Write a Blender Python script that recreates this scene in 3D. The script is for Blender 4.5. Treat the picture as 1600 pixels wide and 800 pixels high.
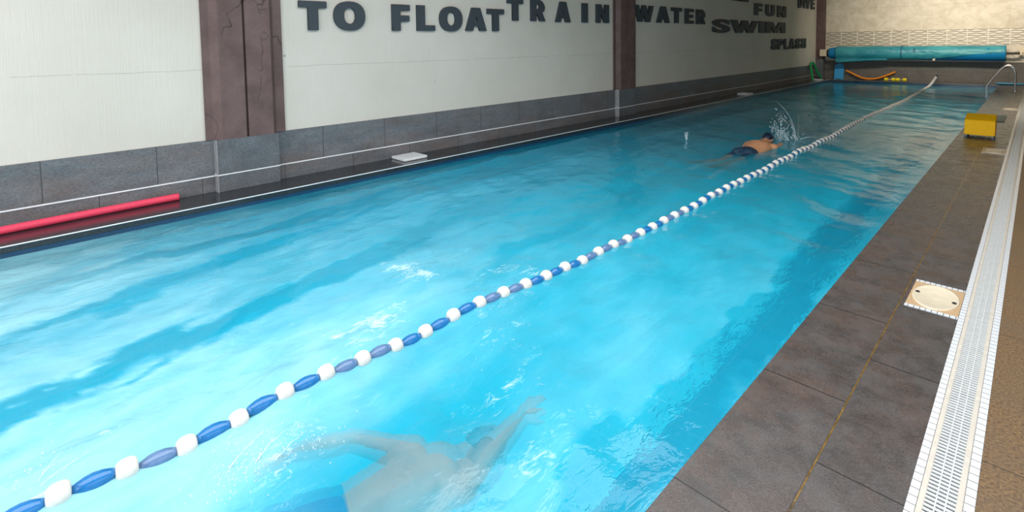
import bpy, bmesh, math, random
import numpy as np
from mathutils import Vector, Matrix, noise as mnoise

# ------------------------------------------------------------------ camera, world, lights, exposure
for _o in list(bpy.data.objects):
    bpy.data.objects.remove(_o)
scene = bpy.context.scene
COL = scene.collection
PI = math.pi
random.seed(7)

CAM_H = 1.6
FPX, PPX, PPY = 812.46, 800.0, 118.54
YAW, PIT, ROL = 0.791947, 0.060545, -0.014396
_cy, _sy, _cp, _sp = math.cos(YAW), math.sin(YAW), math.cos(PIT), math.sin(PIT)
_F = Vector((-_sy * _cp, _cy * _cp, -_sp)); _R0 = Vector((_cy, _sy, 0)); _U0 = _R0.cross(_F)
_R = math.cos(ROL) * _R0 + math.sin(ROL) * _U0
_U = -math.sin(ROL) * _R0 + math.cos(ROL) * _U0
cd = bpy.data.cameras.new('camera')
cam = bpy.data.objects.new('camera', cd)
COL.objects.link(cam)
cd.sensor_fit = 'HORIZONTAL'; cd.sensor_width = 36.0
cd.lens = FPX / 1600 * 36.0
cd.shift_x = 0.0
cd.shift_y = -(400 - PPY) / 1600.0
cd.clip_start = 0.05; cd.clip_end = 200
m = Matrix((_R, _U, -_F)).transposed().to_4x4()
m.translation = (0, 0, CAM_H)
cam.matrix_world = m
scene.camera = cam

scene.view_settings.view_transform = 'Standard'
scene.view_settings.look = 'None'
scene.view_settings.gamma = 1.0
scene.view_settings.use_curve_mapping = False
scene.view_settings.exposure = 0.0
scene.cycles.use_denoising = True
scene.cycles.max_bounces = 10
scene.cycles.diffuse_bounces = 4
scene.cycles.glossy_bounces = 4
scene.cycles.transmission_bounces = 8
scene.cycles.transparent_max_bounces = 12
scene.cycles.sample_clamp_indirect = 6.0

w = bpy.data.worlds.new('world'); scene.world = w; w.use_nodes = True
_bg = w.node_tree.nodes['Background']
_bg.inputs[0].default_value = (0.75, 0.88, 1.0, 1); _bg.inputs[1].default_value = 1.0


def area_light(name, loc, target, sx, sy, power, col):
    l = bpy.data.lights.new(name, 'AREA'); l.shape = 'RECTANGLE'; l.size = sx; l.size_y = sy
    l.energy = power; l.color = col
    o = bpy.data.objects.new(name, l); COL.objects.link(o)
    o.location = loc
    d = Vector(target) - Vector(loc)
    o.rotation_euler = d.to_track_quat('-Z', 'Y').to_euler()
    return o


# daylight through the glazed back wall, the near side windows, the warm lamp at the far end, and added fill lights
area_light('daylight_back', (-2.6, -3.05, 1.95), (-2.6, 5, 1.95), 7.0, 2.9, 190, (0.98, 0.98, 1.0))
area_light('daylight_side', (2.85, 1.2, 1.9), (-5, 1.2, 1.9), 6.6, 2.6, 50, (0.97, 0.98, 1.0))
area_light('overhead_fill_near', (-1.9, 1.7, 3.88), (-1.9, 1.7, 0), 4.0, 8.2, 400, (0.98, 0.98, 1.0))  # added overhead light that brightens the near water, not a real skylight
area_light('lamp_far', (-1.6, 20.3, 3.7), (-1.9, 24.4, 1.5), 5.0, 0.4, 112, (1.0, 0.88, 0.71)).data.spread = math.radians(110)
area_light('fill_middle', (0.9, 8.3, 3.82), (0.3, 9.3, 0), 0.6, 4.0, 70, (1.0, 0.86, 0.66))  # added warm fill, placed to light the front of the yellow block
area_light('fill_far_rope', (-0.6, 15.5, 3.82), (-1.4, 16.5, 0), 0.6, 4.0, 60, (1.0, 0.88, 0.70)).data.spread = math.radians(105)  # added warm fill to brighten the far lane rope

# ------------------------------------------------------------------ node helpers


class NT:
    def __init__(s, name):
        s.m = bpy.data.materials.new(name); s.m.use_nodes = True
        s.t = s.m.node_tree; s.t.nodes.clear()
        s.out = s.n('ShaderNodeOutputMaterial')

    def n(s, ty, **kw):
        nd = s.t.nodes.new(ty)
        for k, v in kw.items():
            setattr(nd, k, v)
        return nd

    def l(s, a, b):
        s.t.links.new(a, b)

    def math(s, op, a, b=None, c=None):
        nd = s.n('ShaderNodeMath', operation=op)
        for i, v in enumerate((a, b, c)):
            if v is None:
                continue
            if isinstance(v, (int, float)):
                nd.inputs[i].default_value = v
            else:
                s.l(v, nd.inputs[i])
        return nd.outputs[0]

    def pos(s):
        return s.n('ShaderNodeTexCoord').outputs['Object']

    def xyz(s, v=None):
        nd = s.n('ShaderNodeSeparateXYZ'); s.l(v if v is not None else s.pos(), nd.inputs[0])
        return nd.outputs

    def mapping(s, scale, loc=(0, 0, 0), rot=(0, 0, 0)):
        nd = s.n('ShaderNodeMapping'); s.l(s.pos(), nd.inputs['Vector'])
        nd.inputs['Scale'].default_value = scale; nd.inputs['Location'].default_value = loc
        nd.inputs['Rotation'].default_value = rot
        return nd.outputs[0]

    def noise(s, scale, detail=4, rough=0.6, vec=None, dist=0.0):
        nd = s.n('ShaderNodeTexNoise')
        s.l(vec if vec is not None else s.pos(), nd.inputs['Vector'])
        nd.inputs['Scale'].default_value = scale; nd.inputs['Detail'].default_value = detail
        nd.inputs['Roughness'].default_value = rough; nd.inputs['Distortion'].default_value = dist
        return nd.outputs['Fac']

    def ramp(s, fac, stops):
        nd = s.n('ShaderNodeValToRGB'); s.l(fac, nd.inputs[0])
        e = nd.color_ramp.elements
        while len(e) < len(stops):
            e.new(0.5)
        for q, (p, c) in zip(e, stops):
            q.position = p
            q.color = (c, c, c, 1) if isinstance(c, (int, float)) else (*c, 1)
        return nd.outputs[0]

    def mix(s, fac, a, b):
        nd = s.n('ShaderNodeMix', data_type='RGBA')
        for v, i in ((fac, 0), (a, 6), (b, 7)):
            if isinstance(v, (int, float)):
                nd.inputs[i].default_value = v
            elif isinstance(v, tuple):
                nd.inputs[i].default_value = (*v, 1)
            else:
                s.l(v, nd.inputs[i])
        return nd.outputs[2]

    def bump(s, h, strength=0.3, dist=0.01):
        nd = s.n('ShaderNodeBump'); s.l(h, nd.inputs['Height'])
        nd.inputs['Strength'].default_value = strength; nd.inputs['Distance'].default_value = dist
        return nd.outputs[0]

    def pbsdf(s, col, rough=0.5, metal=0.0, spec=0.5, normal=None, coat=0.0):
        b = s.n('ShaderNodeBsdfPrincipled')
        for v, k in ((col, 'Base Color'), (rough, 'Roughness')):
            if isinstance(v, tuple):
                b.inputs[k].default_value = (*v, 1)
            elif isinstance(v, (int, float)):
                b.inputs[k].default_value = v
            else:
                s.l(v, b.inputs[k])
        b.inputs['Metallic'].default_value = metal
        b.inputs['Specular IOR Level'].default_value = spec
        b.inputs['Coat Weight'].default_value = coat
        if normal is not None:
            s.l(normal, b.inputs['Normal'])
        s.l(b.outputs[0], s.out.inputs[0])
        return b

    def joint(s, coord, off, pitch, half=0.003):
        a = s.math('SUBTRACT', coord, off - pitch / 2)
        f = s.math('FLOORED_MODULO', a, pitch)
        d = s.math('ABSOLUTE', s.math('SUBTRACT', f, pitch / 2))
        return s.math('LESS_THAN', d, half)


def simple(name, col, rough=0.5, metal=0.0, spec=0.5, var=0.06, vscale=18.0, bumps=0.0, coat=0.0):
    t = NT(name)
    nz = t.noise(vscale, 4)
    c = t.mix(t.ramp(nz, [(0.3, 0.0), (0.7, 1.0)]), tuple(max(0, v * (1 - var)) for v in col), tuple(min(1, v * (1 + var)) for v in col))
    nrm = t.bump(t.noise(vscale * 6, 3), bumps, 0.004) if bumps else None
    t.pbsdf(c, rough, metal, spec, nrm, coat)
    return t.m


def srgb(r, g, b):
    f = lambda v: (v / 255 / 12.92) if v <= 10 else ((v / 255 + 0.055) / 1.055) ** 2.4
    return (f(r), f(g), f(b))


# ------------------------------------------------------------------ materials
M = {}


def mat_plaster():
    t = NT('plaster')
    x, y, z = t.xyz()
    big = t.noise(0.9, 4)
    c = t.mix(t.ramp(big, [(0.3, 0), (0.7, 1)]), (0.61, 0.56, 0.49), (0.67, 0.62, 0.555))
    # pour joint at mid height, a fine wandering crack
    wob = t.noise(2.5, 5, 0.7)
    zz = t.math('ADD', z, t.math('MULTIPLY', t.math('SUBTRACT', wob, 0.5), 0.05))
    line = t.math('LESS_THAN', t.math('ABSOLUTE', t.math('SUBTRACT', zz, 1.368)), 0.0028)
    brk = t.math('GREATER_THAN', t.noise(3.0, 3), 0.40)
    line = t.math('MULTIPLY', line, brk)
    c = t.mix(t.math('MULTIPLY', line, 0.55), c, (0.28, 0.26, 0.24))
    spots = t.ramp(t.noise(9.0, 1, 0.3), [(0.15, 1.0), (0.16, 0.0)])
    c = t.mix(t.math('MULTIPLY', spots, 0.7), c, (0.2, 0.19, 0.18))
    streak = t.noise(1.0, 4, 0.6, t.mapping((1, 60, 2.2)))
    fine = t.noise(70, 3)
    h = t.math('ADD', t.math('MULTIPLY', streak, 0.8), t.math('MULTIPLY', fine, 0.3))
    h = t.math('ADD', h, t.math('MULTIPLY', t.math('GREATER_THAN', zz, 1.368), 0.5))
    t.pbsdf(c, 0.75, 0, 0.25, t.bump(h, 0.35, 0.012))
    return t.m


def slate(name, joints, c0=(0.055, 0.062, 0.07), c1=(0.13, 0.135, 0.14), rust=(0.15, 0.085, 0.055), rustamt=0.5,
          rough=(0.35, 0.55), scale=1.0, bump=0.25, stretch=(1, 1, 1), grout=(0.02, 0.02, 0.022), spec=0.5):
    t = NT(name)
    vec = t.mapping(stretch)
    a = t.noise(3.4 * scale, 10, 0.74, vec, 0.15)
    b = t.noise(1.8 * scale, 8, 0.7, t.mapping(stretch, (7, 3, 1)), 0.3)
    g = t.noise(75 * scale, 5, 0.75, vec)
    c = t.mix(t.ramp(a, [(0.28, 0), (0.75, 1)]), c0, c1)
    c = t.mix(t.math('MULTIPLY', t.ramp(b, [(0.44, 0), (0.72, 1)]), rustamt), c, rust)
    c = t.mix(t.ramp(g, [(0.35, 0.75), (0.7, 0.0)]), c, tuple(v * 0.38 for v in c0))
    co = t.xyz()
    nrm = t.bump(g, bump, 0.006)
    if joints:
        j = None
        for spec_ in joints:                     # (axis, offset, pitch, half, [gate axis, lo, hi])
            v = t.joint(co[spec_[0]], spec_[1], spec_[2], spec_[3])
            if len(spec_) > 4:
                ga, lo, hi = spec_[4]
                v = t.math('MULTIPLY', v, t.math('MULTIPLY', t.math('GREATER_THAN', co[ga], lo), t.math('LESS_THAN', co[ga], hi)))
            j = v if j is None else t.math('MAXIMUM', j, v)
        c = t.mix(j, c, grout)
    r = t.ramp(a, [(0.3, rough[0]), (0.7, rough[1])])
    t.pbsdf(c, r, 0, spec, nrm)
    return t.m


def mat_deck():
    return slate('deck_tile', [(1, 1.69, 0.895, 0.003, (0, -0.9, -0.545)), (1, 2.13, 0.895, 0.003, (0, -0.545, -0.26)),
                               ], c0=(0.052, 0.046, 0.044), c1=(0.18, 0.163, 0.157), rust=(0.20, 0.105, 0.065), rustamt=0.6, grout=(0.008, 0.007, 0.007),
                 rough=(0.18, 0.38), scale=1.7, bump=0.22)


def mat_ceramic_strip(name, axis, pitch, off=0.0):
    t = NT(name)
    co = t.xyz()
    j = t.joint(co[axis], off, pitch, 0.0016)
    c = t.mix(t.noise(40, 2), (0.62, 0.65, 0.68), (0.74, 0.77, 0.80))
    c = t.mix(j, c, (0.10, 0.09, 0.08))
    t.pbsdf(c, 0.22, 0, 0.5, t.bump(t.math('SUBTRACT', 1.0, j), 0.4, 0.002))
    return t.m


def mat_brown_floor():
    t = NT('brown_floor')
    co = t.xyz()
    g = t.noise(85, 4, 0.8)
    a = t.noise(4, 5)
    c = t.mix(t.ramp(g, [(0.38, 0), (0.66, 1)]), (0.075, 0.048, 0.03), (0.30, 0.185, 0.085))
    c = t.mix(t.math('MULTIPLY', t.ramp(a, [(0.4, 0), (0.7, 1)]), 0.5), c, (0.14, 0.10, 0.07))
    j = t.joint(co[1], 2.572, 1.2, 0.0025)
    c = t.mix(j, c, (0.03, 0.025, 0.02))
    t.pbsdf(c, 0.4, 0, 0.5, t.bump(g, 0.35, 0.004))
    return t.m


def mat_pool():
    t = NT('pool_tile')
    co = t.xyz()
    a = t.noise(1.1, 5, 0.6)
    c = t.mix(t.ramp(a, [(0.35, 0), (0.65, 1)]), (0.03, 0.70, 0.93), (0.07, 0.80, 0.97))
    j = t.math('MAXIMUM', t.joint(co[0], 0, 0.25, 0.004), t.joint(co[1], 0, 0.25, 0.004))
    c = t.mix(t.math('MULTIPLY', j, 0.25), c, (0.75, 0.9, 0.95))
    t.pbsdf(c, 0.4, 0, 0.4)
    return t.m


def mat_water():
    t = NT('pool_water')
    # small ripples on top of the modelled waves
    v1 = t.noise(7.0, 4, 0.55, t.mapping((1.0, 0.55, 1), rot=(0, 0, 0.5)), 0.6)
    v2 = t.noise(22.0, 3, 0.6, t.mapping((1.0, 0.6, 1), rot=(0, 0, -0.6)), 0.4)
    h = t.math('ADD', t.math('MULTIPLY', v1, 0.75), t.math('MULTIPLY', v2, 0.22))
    nrm = t.bump(h, 0.42, 0.03)
    ref = t.n('ShaderNodeBsdfRefraction'); ref.inputs['Color'].default_value = (0.90, 0.985, 0.995, 1)
    ref.inputs['Roughness'].default_value = 0.0; ref.inputs['IOR'].default_value = 1.33
    t.l(nrm, ref.inputs['Normal'])
    tr = t.n('ShaderNodeBsdfTransparent'); tr.inputs['Color'].default_value = (0.90, 0.985, 0.995, 1)
    body = t.n('ShaderNodeMixShader'); body.inputs[0].default_value = 0.42
    t.l(ref.outputs[0], body.inputs[1]); t.l(tr.outputs[0], body.inputs[2])
    # milky water haze, with a painted veil of reflected light in its map
    at = t.n('ShaderNodeAttribute', attribute_name='haze_veil', attribute_type='GEOMETRY').outputs['Fac']
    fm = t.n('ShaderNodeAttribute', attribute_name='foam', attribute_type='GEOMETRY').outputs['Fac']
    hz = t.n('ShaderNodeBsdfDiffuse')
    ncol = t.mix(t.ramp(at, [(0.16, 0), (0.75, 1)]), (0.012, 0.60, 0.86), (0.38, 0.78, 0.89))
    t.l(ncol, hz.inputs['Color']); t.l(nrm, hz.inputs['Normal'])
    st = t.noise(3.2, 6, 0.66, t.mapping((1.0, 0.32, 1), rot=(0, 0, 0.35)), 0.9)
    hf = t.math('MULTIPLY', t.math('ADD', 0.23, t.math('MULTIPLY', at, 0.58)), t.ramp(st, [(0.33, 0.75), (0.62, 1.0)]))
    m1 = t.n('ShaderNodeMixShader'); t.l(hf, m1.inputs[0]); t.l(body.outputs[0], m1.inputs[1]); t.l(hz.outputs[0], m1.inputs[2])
    # foam
    wh = t.n('ShaderNodeBsdfDiffuse'); wh.inputs['Color'].default_value = (0.86, 0.93, 0.96, 1)
    fz = t.noise(20.0, 8, 0.78, t.mapping((1.0, 0.42, 1), rot=(0, 0, 0.55)), 1.2)
    fmask = t.math('MULTIPLY', t.ramp(t.math('ADD', fz, t.math('MULTIPLY', fm, 0.26)), [(0.64, 0.0), (0.86, 1.0)]), t.math('MINIMUM', t.math('MULTIPLY', fm, 1.8), 0.75))
    m2 = t.n('ShaderNodeMixShader'); t.l(fmask, m2.inputs[0]); t.l(m1.outputs[0], m2.inputs[1]); t.l(wh.outputs[0], m2.inputs[2])
    gl = t.n('ShaderNodeBsdfGlossy'); gl.inputs['Roughness'].default_value = 0.04; t.l(nrm, gl.inputs['Normal'])
    gl.inputs['Color'].default_value = (1, 1, 1, 1)
    fr = t.n('ShaderNodeFresnel'); fr.inputs['IOR'].default_value = 1.33; t.l(nrm, fr.inputs['Normal'])
    m3 = t.n('ShaderNodeMixShader'); t.l(fr.outputs[0], m3.inputs[0]); t.l(m2.outputs[0], m3.inputs[1]); t.l(gl.outputs[0], m3.inputs[2])
    t.l(m3.outputs[0], t.out.inputs[0])
    return t.m


def mat_splash():
    t = NT('splash_water')
    d = t.n('ShaderNodeBsdfDiffuse'); d.inputs['Color'].default_value = (0.85, 0.93, 0.96, 1)
    tr = t.n('ShaderNodeBsdfTransparent'); tr.inputs['Color'].default_value = (0.9, 0.97, 1, 1)
    gl = t.n('ShaderNodeBsdfGlossy'); gl.inputs['Roughness'].default_value = 0.1
    nz = t.noise(30, 3)
    a = t.n('ShaderNodeMixShader'); t.l(t.ramp(nz, [(0.3, 0.25), (0.7, 0.6)]), a.inputs[0]); t.l(tr.outputs[0], a.inputs[1]); t.l(d.outputs[0], a.inputs[2])
    b = t.n('ShaderNodeMixShader'); b.inputs[0].default_value = 0.1; t.l(a.outputs[0], b.inputs[1]); t.l(gl.outputs[0], b.inputs[2])
    t.l(b.outputs[0], t.out.inputs[0])
    return t.m


def mat_far_tile():
    t = NT('cream_wall_tile')
    co = t.xyz()
    a = t.noise(3.0, 8, 0.7, None, 0.6)
    c = t.mix(t.ramp(a, [(0.35, 0), (0.65, 1)]), (0.60, 0.53, 0.41), (0.80, 0.74, 0.62))
    j = t.math('MAXIMUM', t.joint(co[2], 1.905, 0.915, 0.004), t.math('MULTIPLY', t.joint(co[0], -4.02, 3.3, 0.003), t.math('GREATER_THAN', co[2], 1.905)))
    c = t.mix(t.math('MULTIPLY', j, 0.6), c, (0.33, 0.27, 0.2))
    t.pbsdf(c, 0.35, 0, 0.4)
    return t.m


def mat_steel_brown():
    t = NT('brown_painted_steel')
    a = t.noise(3.0, 6, 0.65)
    c = t.mix(t.ramp(a, [(0.35, 0), (0.65, 1)]), (0.105, 0.062, 0.058), (0.16, 0.10, 0.094))
    v = t.n('ShaderNodeTexVoronoi', feature='DISTANCE_TO_EDGE'); v.inputs['Scale'].default_value = 2.2
    warp = t.n('ShaderNodeMix', data_type='VECTOR')
    wn = t.n('ShaderNodeTexNoise'); wn.inputs['Scale'].default_value = 3.5; t.l(t.pos(), wn.inputs['Vector'])
    warp.inputs[0].default_value = 0.3; t.l(t.mapping((1, 1, 0.45)), warp.inputs[4]); t.l(wn.outputs['Color'], warp.inputs[5])
    t.l(warp.outputs[1], v.inputs['Vector'])
    crack = t.math('MULTIPLY', t.math('LESS_THAN', v.outputs['Distance'], 0.008), t.math('GREATER_THAN', t.noise(1.7, 2), 0.5))
    c = t.mix(t.math('MULTIPLY', crack, 0.7), c, (0.03, 0.02, 0.02))
    t.pbsdf(c, 0.6, 0, 0.4, t.bump(t.noise(60, 3), 0.2, 0.003))
    return t.m


def mat_cloth():
    t = NT('cover_cloth')
    a = t.noise(1.4, 5, 0.6, t.mapping((1, 1, 2.0)), 0.8)
    c = t.mix(t.ramp(a, [(0.35, 0), (0.65, 1)]), (0.015, 0.21, 0.29), (0.06, 0.35, 0.41))
    t.pbsdf(c, 0.4, 0, 0.5, t.bump(t.noise(9, 4, 0.6, t.mapping((1, 1, 0.4))), 0.5, 0.02))
    return t.m


def mat_skin():
    t = NT('skin')
    a = t.noise(9, 4)
    c = t.mix(t.ramp(a, [(0.3, 0), (0.7, 1)]), (0.48, 0.225, 0.115), (0.58, 0.29, 0.155))
    b = t.pbsdf(c, 0.4, 0, 0.5)
    return t.m


def mat_float_blue(name, col):
    t = NT(name)
    a = t.noise(14, 3)
    c = t.mix(t.ramp(a, [(0.35, 0), (0.7, 1)]), col, tuple(min(1, v * 1.35 + 0.01) for v in col))
    t.pbsdf(c, 0.2, 0, 0.5, None, 0.3)
    return t.m


M['plaster'] = mat_plaster()
M['dado'] = slate('dado_tile', [(1, 0.225, 0.9, 0.004, (2, 0.19, 2)), (1, 0.634, 0.9, 0.0035, (2, -1, 0.18))],
                  c0=(0.11, 0.128, 0.148), c1=(0.31, 0.32, 0.335), rust=(0.22, 0.135, 0.10), rustamt=0.75, stretch=(1, 0.5, 1.4), scale=1.3,
                  grout=(0.045, 0.047, 0.05), bump=0.3, rough=(0.5, 0.65))
M['dado_far'] = slate('far_dado_tile', [(2, 0.385, 2.0, 0.004), (0, -2.235, 0.92, 0.004, (2, 0.385, 2)), (0, -1.61, 0.92, 0.004, (2, -1, 0.385))],
                      c0=(0.13, 0.122, 0.112), c1=(0.23, 0.22, 0.20), rustamt=0.25, grout=(0.06, 0.058, 0.054), rough=(0.45, 0.6))
M['column_tile'] = slate('column_tile', [], c0=(0.105, 0.12, 0.138), c1=(0.24, 0.255, 0.275), rustamt=0.35, bump=0.3, rough=(0.5, 0.65))
M['ledge'] = slate('ledge_tile', [(1, 0.95, 0.9, 0.003)], c0=(0.022, 0.028, 0.035), c1=(0.05, 0.058, 0.068), rustamt=0.1, rough=(0.08, 0.2), bump=0.06)
M['deck'] = mat_deck()
M['white_line'] = simple('white_trim', (0.80, 0.82, 0.84), 0.4)
M['strip_y'] = mat_ceramic_strip('white_mosaic_along', 1, 0.044)
M['strip_x'] = mat_ceramic_strip('white_mosaic_across', 0, 0.0275, -0.27)
M['brown_floor'] = mat_brown_floor()
M['pool'] = mat_pool()
M['waterline'] = simple('navy_waterline_tile', (0.012, 0.045, 0.10), 0.2)
M['lane_mark'] = simple('blue_lane_tile', (0.0, 0.20, 0.42), 0.4, var=0.1)
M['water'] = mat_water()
M['splash'] = mat_splash()
M['far_tile'] = mat_far_tile()
M['steel_brown'] = mat_steel_brown()
M['letter'] = simple('slate_grey_foam', (0.041, 0.051, 0.062), 0.7, bumps=0.1)
M['gold'] = simple('wet_sand_joint', (0.16, 0.095, 0.025), 0.15, var=0.75, vscale=9, bumps=0.5)
M['grate'] = simple('white_plastic_grate', (0.60, 0.62, 0.62), 0.4)
M['grate_frame'] = simple('ivory_plastic_frame', (0.60, 0.56, 0.49), 0.4)
M['dark_void'] = simple('gutter_channel', (0.06, 0.085, 0.12), 0.5)
M['ivory'] = simple('ivory_plastic', (0.70, 0.62, 0.47), 0.3)
M['tan_plastic'] = simple('tan_plastic', (0.52, 0.36, 0.21), 0.35)
M['white_plastic'] = simple('white_plastic', (0.78, 0.80, 0.82), 0.35)
M['float_white'] = simple('white_foam_float', (0.72, 0.69, 0.64), 0.45, bumps=0.25, vscale=40)
M['float_blue'] = mat_float_blue('blue_float', (0.003, 0.13, 0.36))
M['float_pale'] = mat_float_blue('faded_blue_float', (0.085, 0.165, 0.32))
M['rope'] = simple('rope_core', (0.10, 0.12, 0.16), 0.7)
M['red_foam'] = simple('red_foam', (0.80, 0.055, 0.12), 0.6, bumps=0.3, vscale=60)
M['orange_foam'] = simple('orange_foam', (0.85, 0.27, 0.01), 0.6, bumps=0.2)
M['green_foam'] = simple('green_foam', (0.003, 0.36, 0.10), 0.6, bumps=0.2)
M['blue_foam'] = simple('light_blue_foam', (0.04, 0.34, 0.70), 0.6, bumps=0.2)
M['pale_blue_foam'] = simple('pale_blue_foam', (0.08, 0.30, 0.48), 0.6)
M['yellow_foam'] = simple('yellow_foam', (0.80, 0.66, 0.01), 0.6, bumps=0.2)
M['yellow_plastic'] = simple('yellow_plastic', (0.97, 0.54, 0.001), 0.5, spec=0.2)
M['grey_foot'] = simple('blue_grey_foot', (0.20, 0.26, 0.33), 0.4)
M['dark_mat'] = simple('grey_green_rubber', (0.055, 0.085, 0.088), 0.5, bumps=0.3)
M['steel'] = simple('polished_steel', (0.75, 0.75, 0.75), 0.18, metal=1.0, var=0.03)
M['grey_steel'] = simple('grey_steel', (0.22, 0.21, 0.19), 0.4, metal=0.6)
M['cover_blue'] = simple('blue_cover_sheet', (0.005, 0.22, 0.50), 0.35, var=0.12)
M['cloth'] = mat_cloth()
M['strap_blue'] = simple('dark_blue_strap', (0.006, 0.12, 0.22), 0.5)
M['black'] = simple('black_plastic', (0.02, 0.02, 0.02), 0.4)
M['cream_box'] = simple('cream_enamel', (0.72, 0.62, 0.46), 0.4)
M['skin'] = mat_skin()
M['trunks'] = simple('navy_swim_trunks', (0.008, 0.035, 0.075), 0.6)
M['trunks_blue'] = simple('blue_swim_trunks', (0.01, 0.10, 0.38), 0.6)
M['cap'] = simple('dark_blue_swim_cap', (0.008, 0.02, 0.05), 0.25)
M['cap_grey'] = simple('grey_swim_cap', (0.10, 0.13, 0.16), 0.3)
M['ceiling'] = simple('ceiling_paint', (0.42, 0.37, 0.30), 0.8)
M['wall_paint'] = simple('side_wall_paint', (0.42, 0.33, 0.24), 0.8)
M['corner_strip'] = simple('pale_corner_strip', (0.30, 0.30, 0.31), 0.5, var=0.2)
M['frame'] = simple('window_frame_grey', (0.3, 0.3, 0.3), 0.5)

# ------------------------------------------------------------------ object helpers


def tag(o, label=None, cat=None, group=None, kind=None):
    if label: o['label'] = label
    if cat: o['category'] = cat
    if group: o['group'] = group
    if kind: o['kind'] = kind
    return o


def empty(name, loc, label, cat, group=None):
    o = bpy.data.objects.new(name, None); COL.objects.link(o); o.location = loc
    o.empty_display_size = 0.1
    bpy.context.view_layer.update()
    return tag(o, label, cat, group)


def link(name, bm, mat, parent=None, smooth=False, local=False):
    """bm holds world coordinates unless local; origin shifted to the parent."""
    me = bpy.data.meshes.new(name)
    if parent is not None and not local:
        off = Vector((0, 0, 0)); p = parent
        while p is not None:
            off += p.location; p = p.parent
        bmesh.ops.translate(bm, verts=bm.verts, vec=-off)
    bmesh.ops.recalc_face_normals(bm, faces=bm.faces)
    bm.to_mesh(me); bm.free()
    o = bpy.data.objects.new(name, me); COL.objects.link(o)
    me.materials.append(mat)
    if smooth:
        for p in me.polygons: p.use_smooth = True
    if parent is not None: o.parent = parent
    return o


def rebase(o):
    """put the origin of a one-mesh thing at the middle of its base"""
    me = o.data
    n = len(me.vertices); a = np.empty(n * 3); me.vertices.foreach_get('co', a); a = a.reshape(-1, 3)
    c = np.array([(a[:, 0].min() + a[:, 0].max()) / 2, (a[:, 1].min() + a[:, 1].max()) / 2, a[:, 2].min()])
    me.vertices.foreach_set('co', (a - c).ravel()); o.location = c
    return o


def BM(): return bmesh.new()


def box(bm, x0, x1, y0, y1, z0, z1, bev=0.0, seg=2):
    r = bmesh.ops.create_cube(bm, size=1.0)
    vs = r['verts']
    for v in vs:
        v.co = Vector((x0 + (v.co.x + .5) * (x1 - x0), y0 + (v.co.y + .5) * (y1 - y0), z0 + (v.co.z + .5) * (z1 - z0)))
    if bev:
        es = list({e for v in vs for e in v.link_edges})
        bmesh.ops.bevel(bm, geom=es, offset=bev, segments=seg, affect='EDGES', profile=0.5)
    return bm


def prism(bm, prof, a0, a1, axes):
    """extrude a 2-D outline; axes = (axis of u, axis of v, axis extruded)"""
    u, v, wx = axes
    def mk(p, a):
        c = [0, 0, 0]; c[u] = p[0]; c[v] = p[1]; c[wx] = a
        return bm.verts.new(c)
    A = [mk(p, a0) for p in prof]; B = [mk(p, a1) for p in prof]
    n = len(prof)
    for i in range(n):
        bm.faces.new((A[i], A[(i + 1) % n], B[(i + 1) % n], B[i]))
    bm.faces.new(A); bm.faces.new(list(reversed(B)))
    return bm


def tube(bm, pts, rad, seg=12, caps='round', flat=None):
    """sweep along pts; rad scalar or list (or list of (ra, rb)); flat = fixed 'a' axis for elliptical sections"""
    P = [Vector(p) for p in pts]
    n = len(P)
    if isinstance(rad, (int, float)): rad = [rad] * n
    rad = [(r, r) if isinstance(r, (int, float)) else r for r in rad]
    T = []
    for i in range(n):
        d = P[min(i + 1, n - 1)] - P[max(i - 1, 0)]
        T.append(d.normalized())
    ref = Vector(flat) if flat is not None else (Vector((0, 0, 1)) if abs(T[0].z) < 0.9 else Vector((1, 0, 0)))
    rings = []
    full = []
    if caps == 'round':
        for k in (3, 2, 1):
            a = k / 3 * PI / 2 * 0.96
            full.append((P[0] - T[0] * (sum(rad[0]) / 2) * math.sin(a), rad[0][0] * math.cos(a), rad[0][1] * math.cos(a), T[0]))
    for i in range(n): full.append((P[i], rad[i][0], rad[i][1], T[i]))
    if caps == 'round':
        for k in (1, 2, 3):
            a = k / 3 * PI / 2 * 0.96
            full.append((P[-1] + T[-1] * (sum(rad[-1]) / 2) * math.sin(a), rad[-1][0] * math.cos(a), rad[-1][1] * math.cos(a), T[-1]))
    a_prev = ref
    for (p, ra, rb, t) in full:
        src = ref if flat is not None else a_prev
        a = src - t * src.dot(t)
        if a.length < 1e-5: a = Vector((1, 0, 0)) - t * t.x
        a.normalize(); a_prev = a
        b = t.cross(a)
        rings.append([bm.verts.new(p + a * (ra * math.cos(2 * PI * k / seg)) + b * (rb * math.sin(2 * PI * k / seg))) for k in range(seg)])
    for A, B in zip(rings, rings[1:]):
        for k in range(seg):
            bm.faces.new((A[k], A[(k + 1) % seg], B[(k + 1) % seg], B[k]))
    bm.faces.new(list(reversed(rings[0]))); bm.faces.new(rings[-1])
    return bm


def spline(ctrl, n):
    C = [Vector(c) for c in ctrl]
    out = []
    m_ = len(C) - 1
    for i in range(n + 1):
        f = i / n * m_; k = min(int(f), m_ - 1); t = f - k
        p0 = C[max(k - 1, 0)]; p1 = C[k]; p2 = C[k + 1]; p3 = C[min(k + 2, m_)]
        out.append(0.5 * ((2 * p1) + (p2 - p0) * t + (2 * p0 - 5 * p1 + 4 * p2 - p3) * t * t + (3 * p1 - p0 - 3 * p2 + p3) * t ** 3))
    return out


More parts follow.
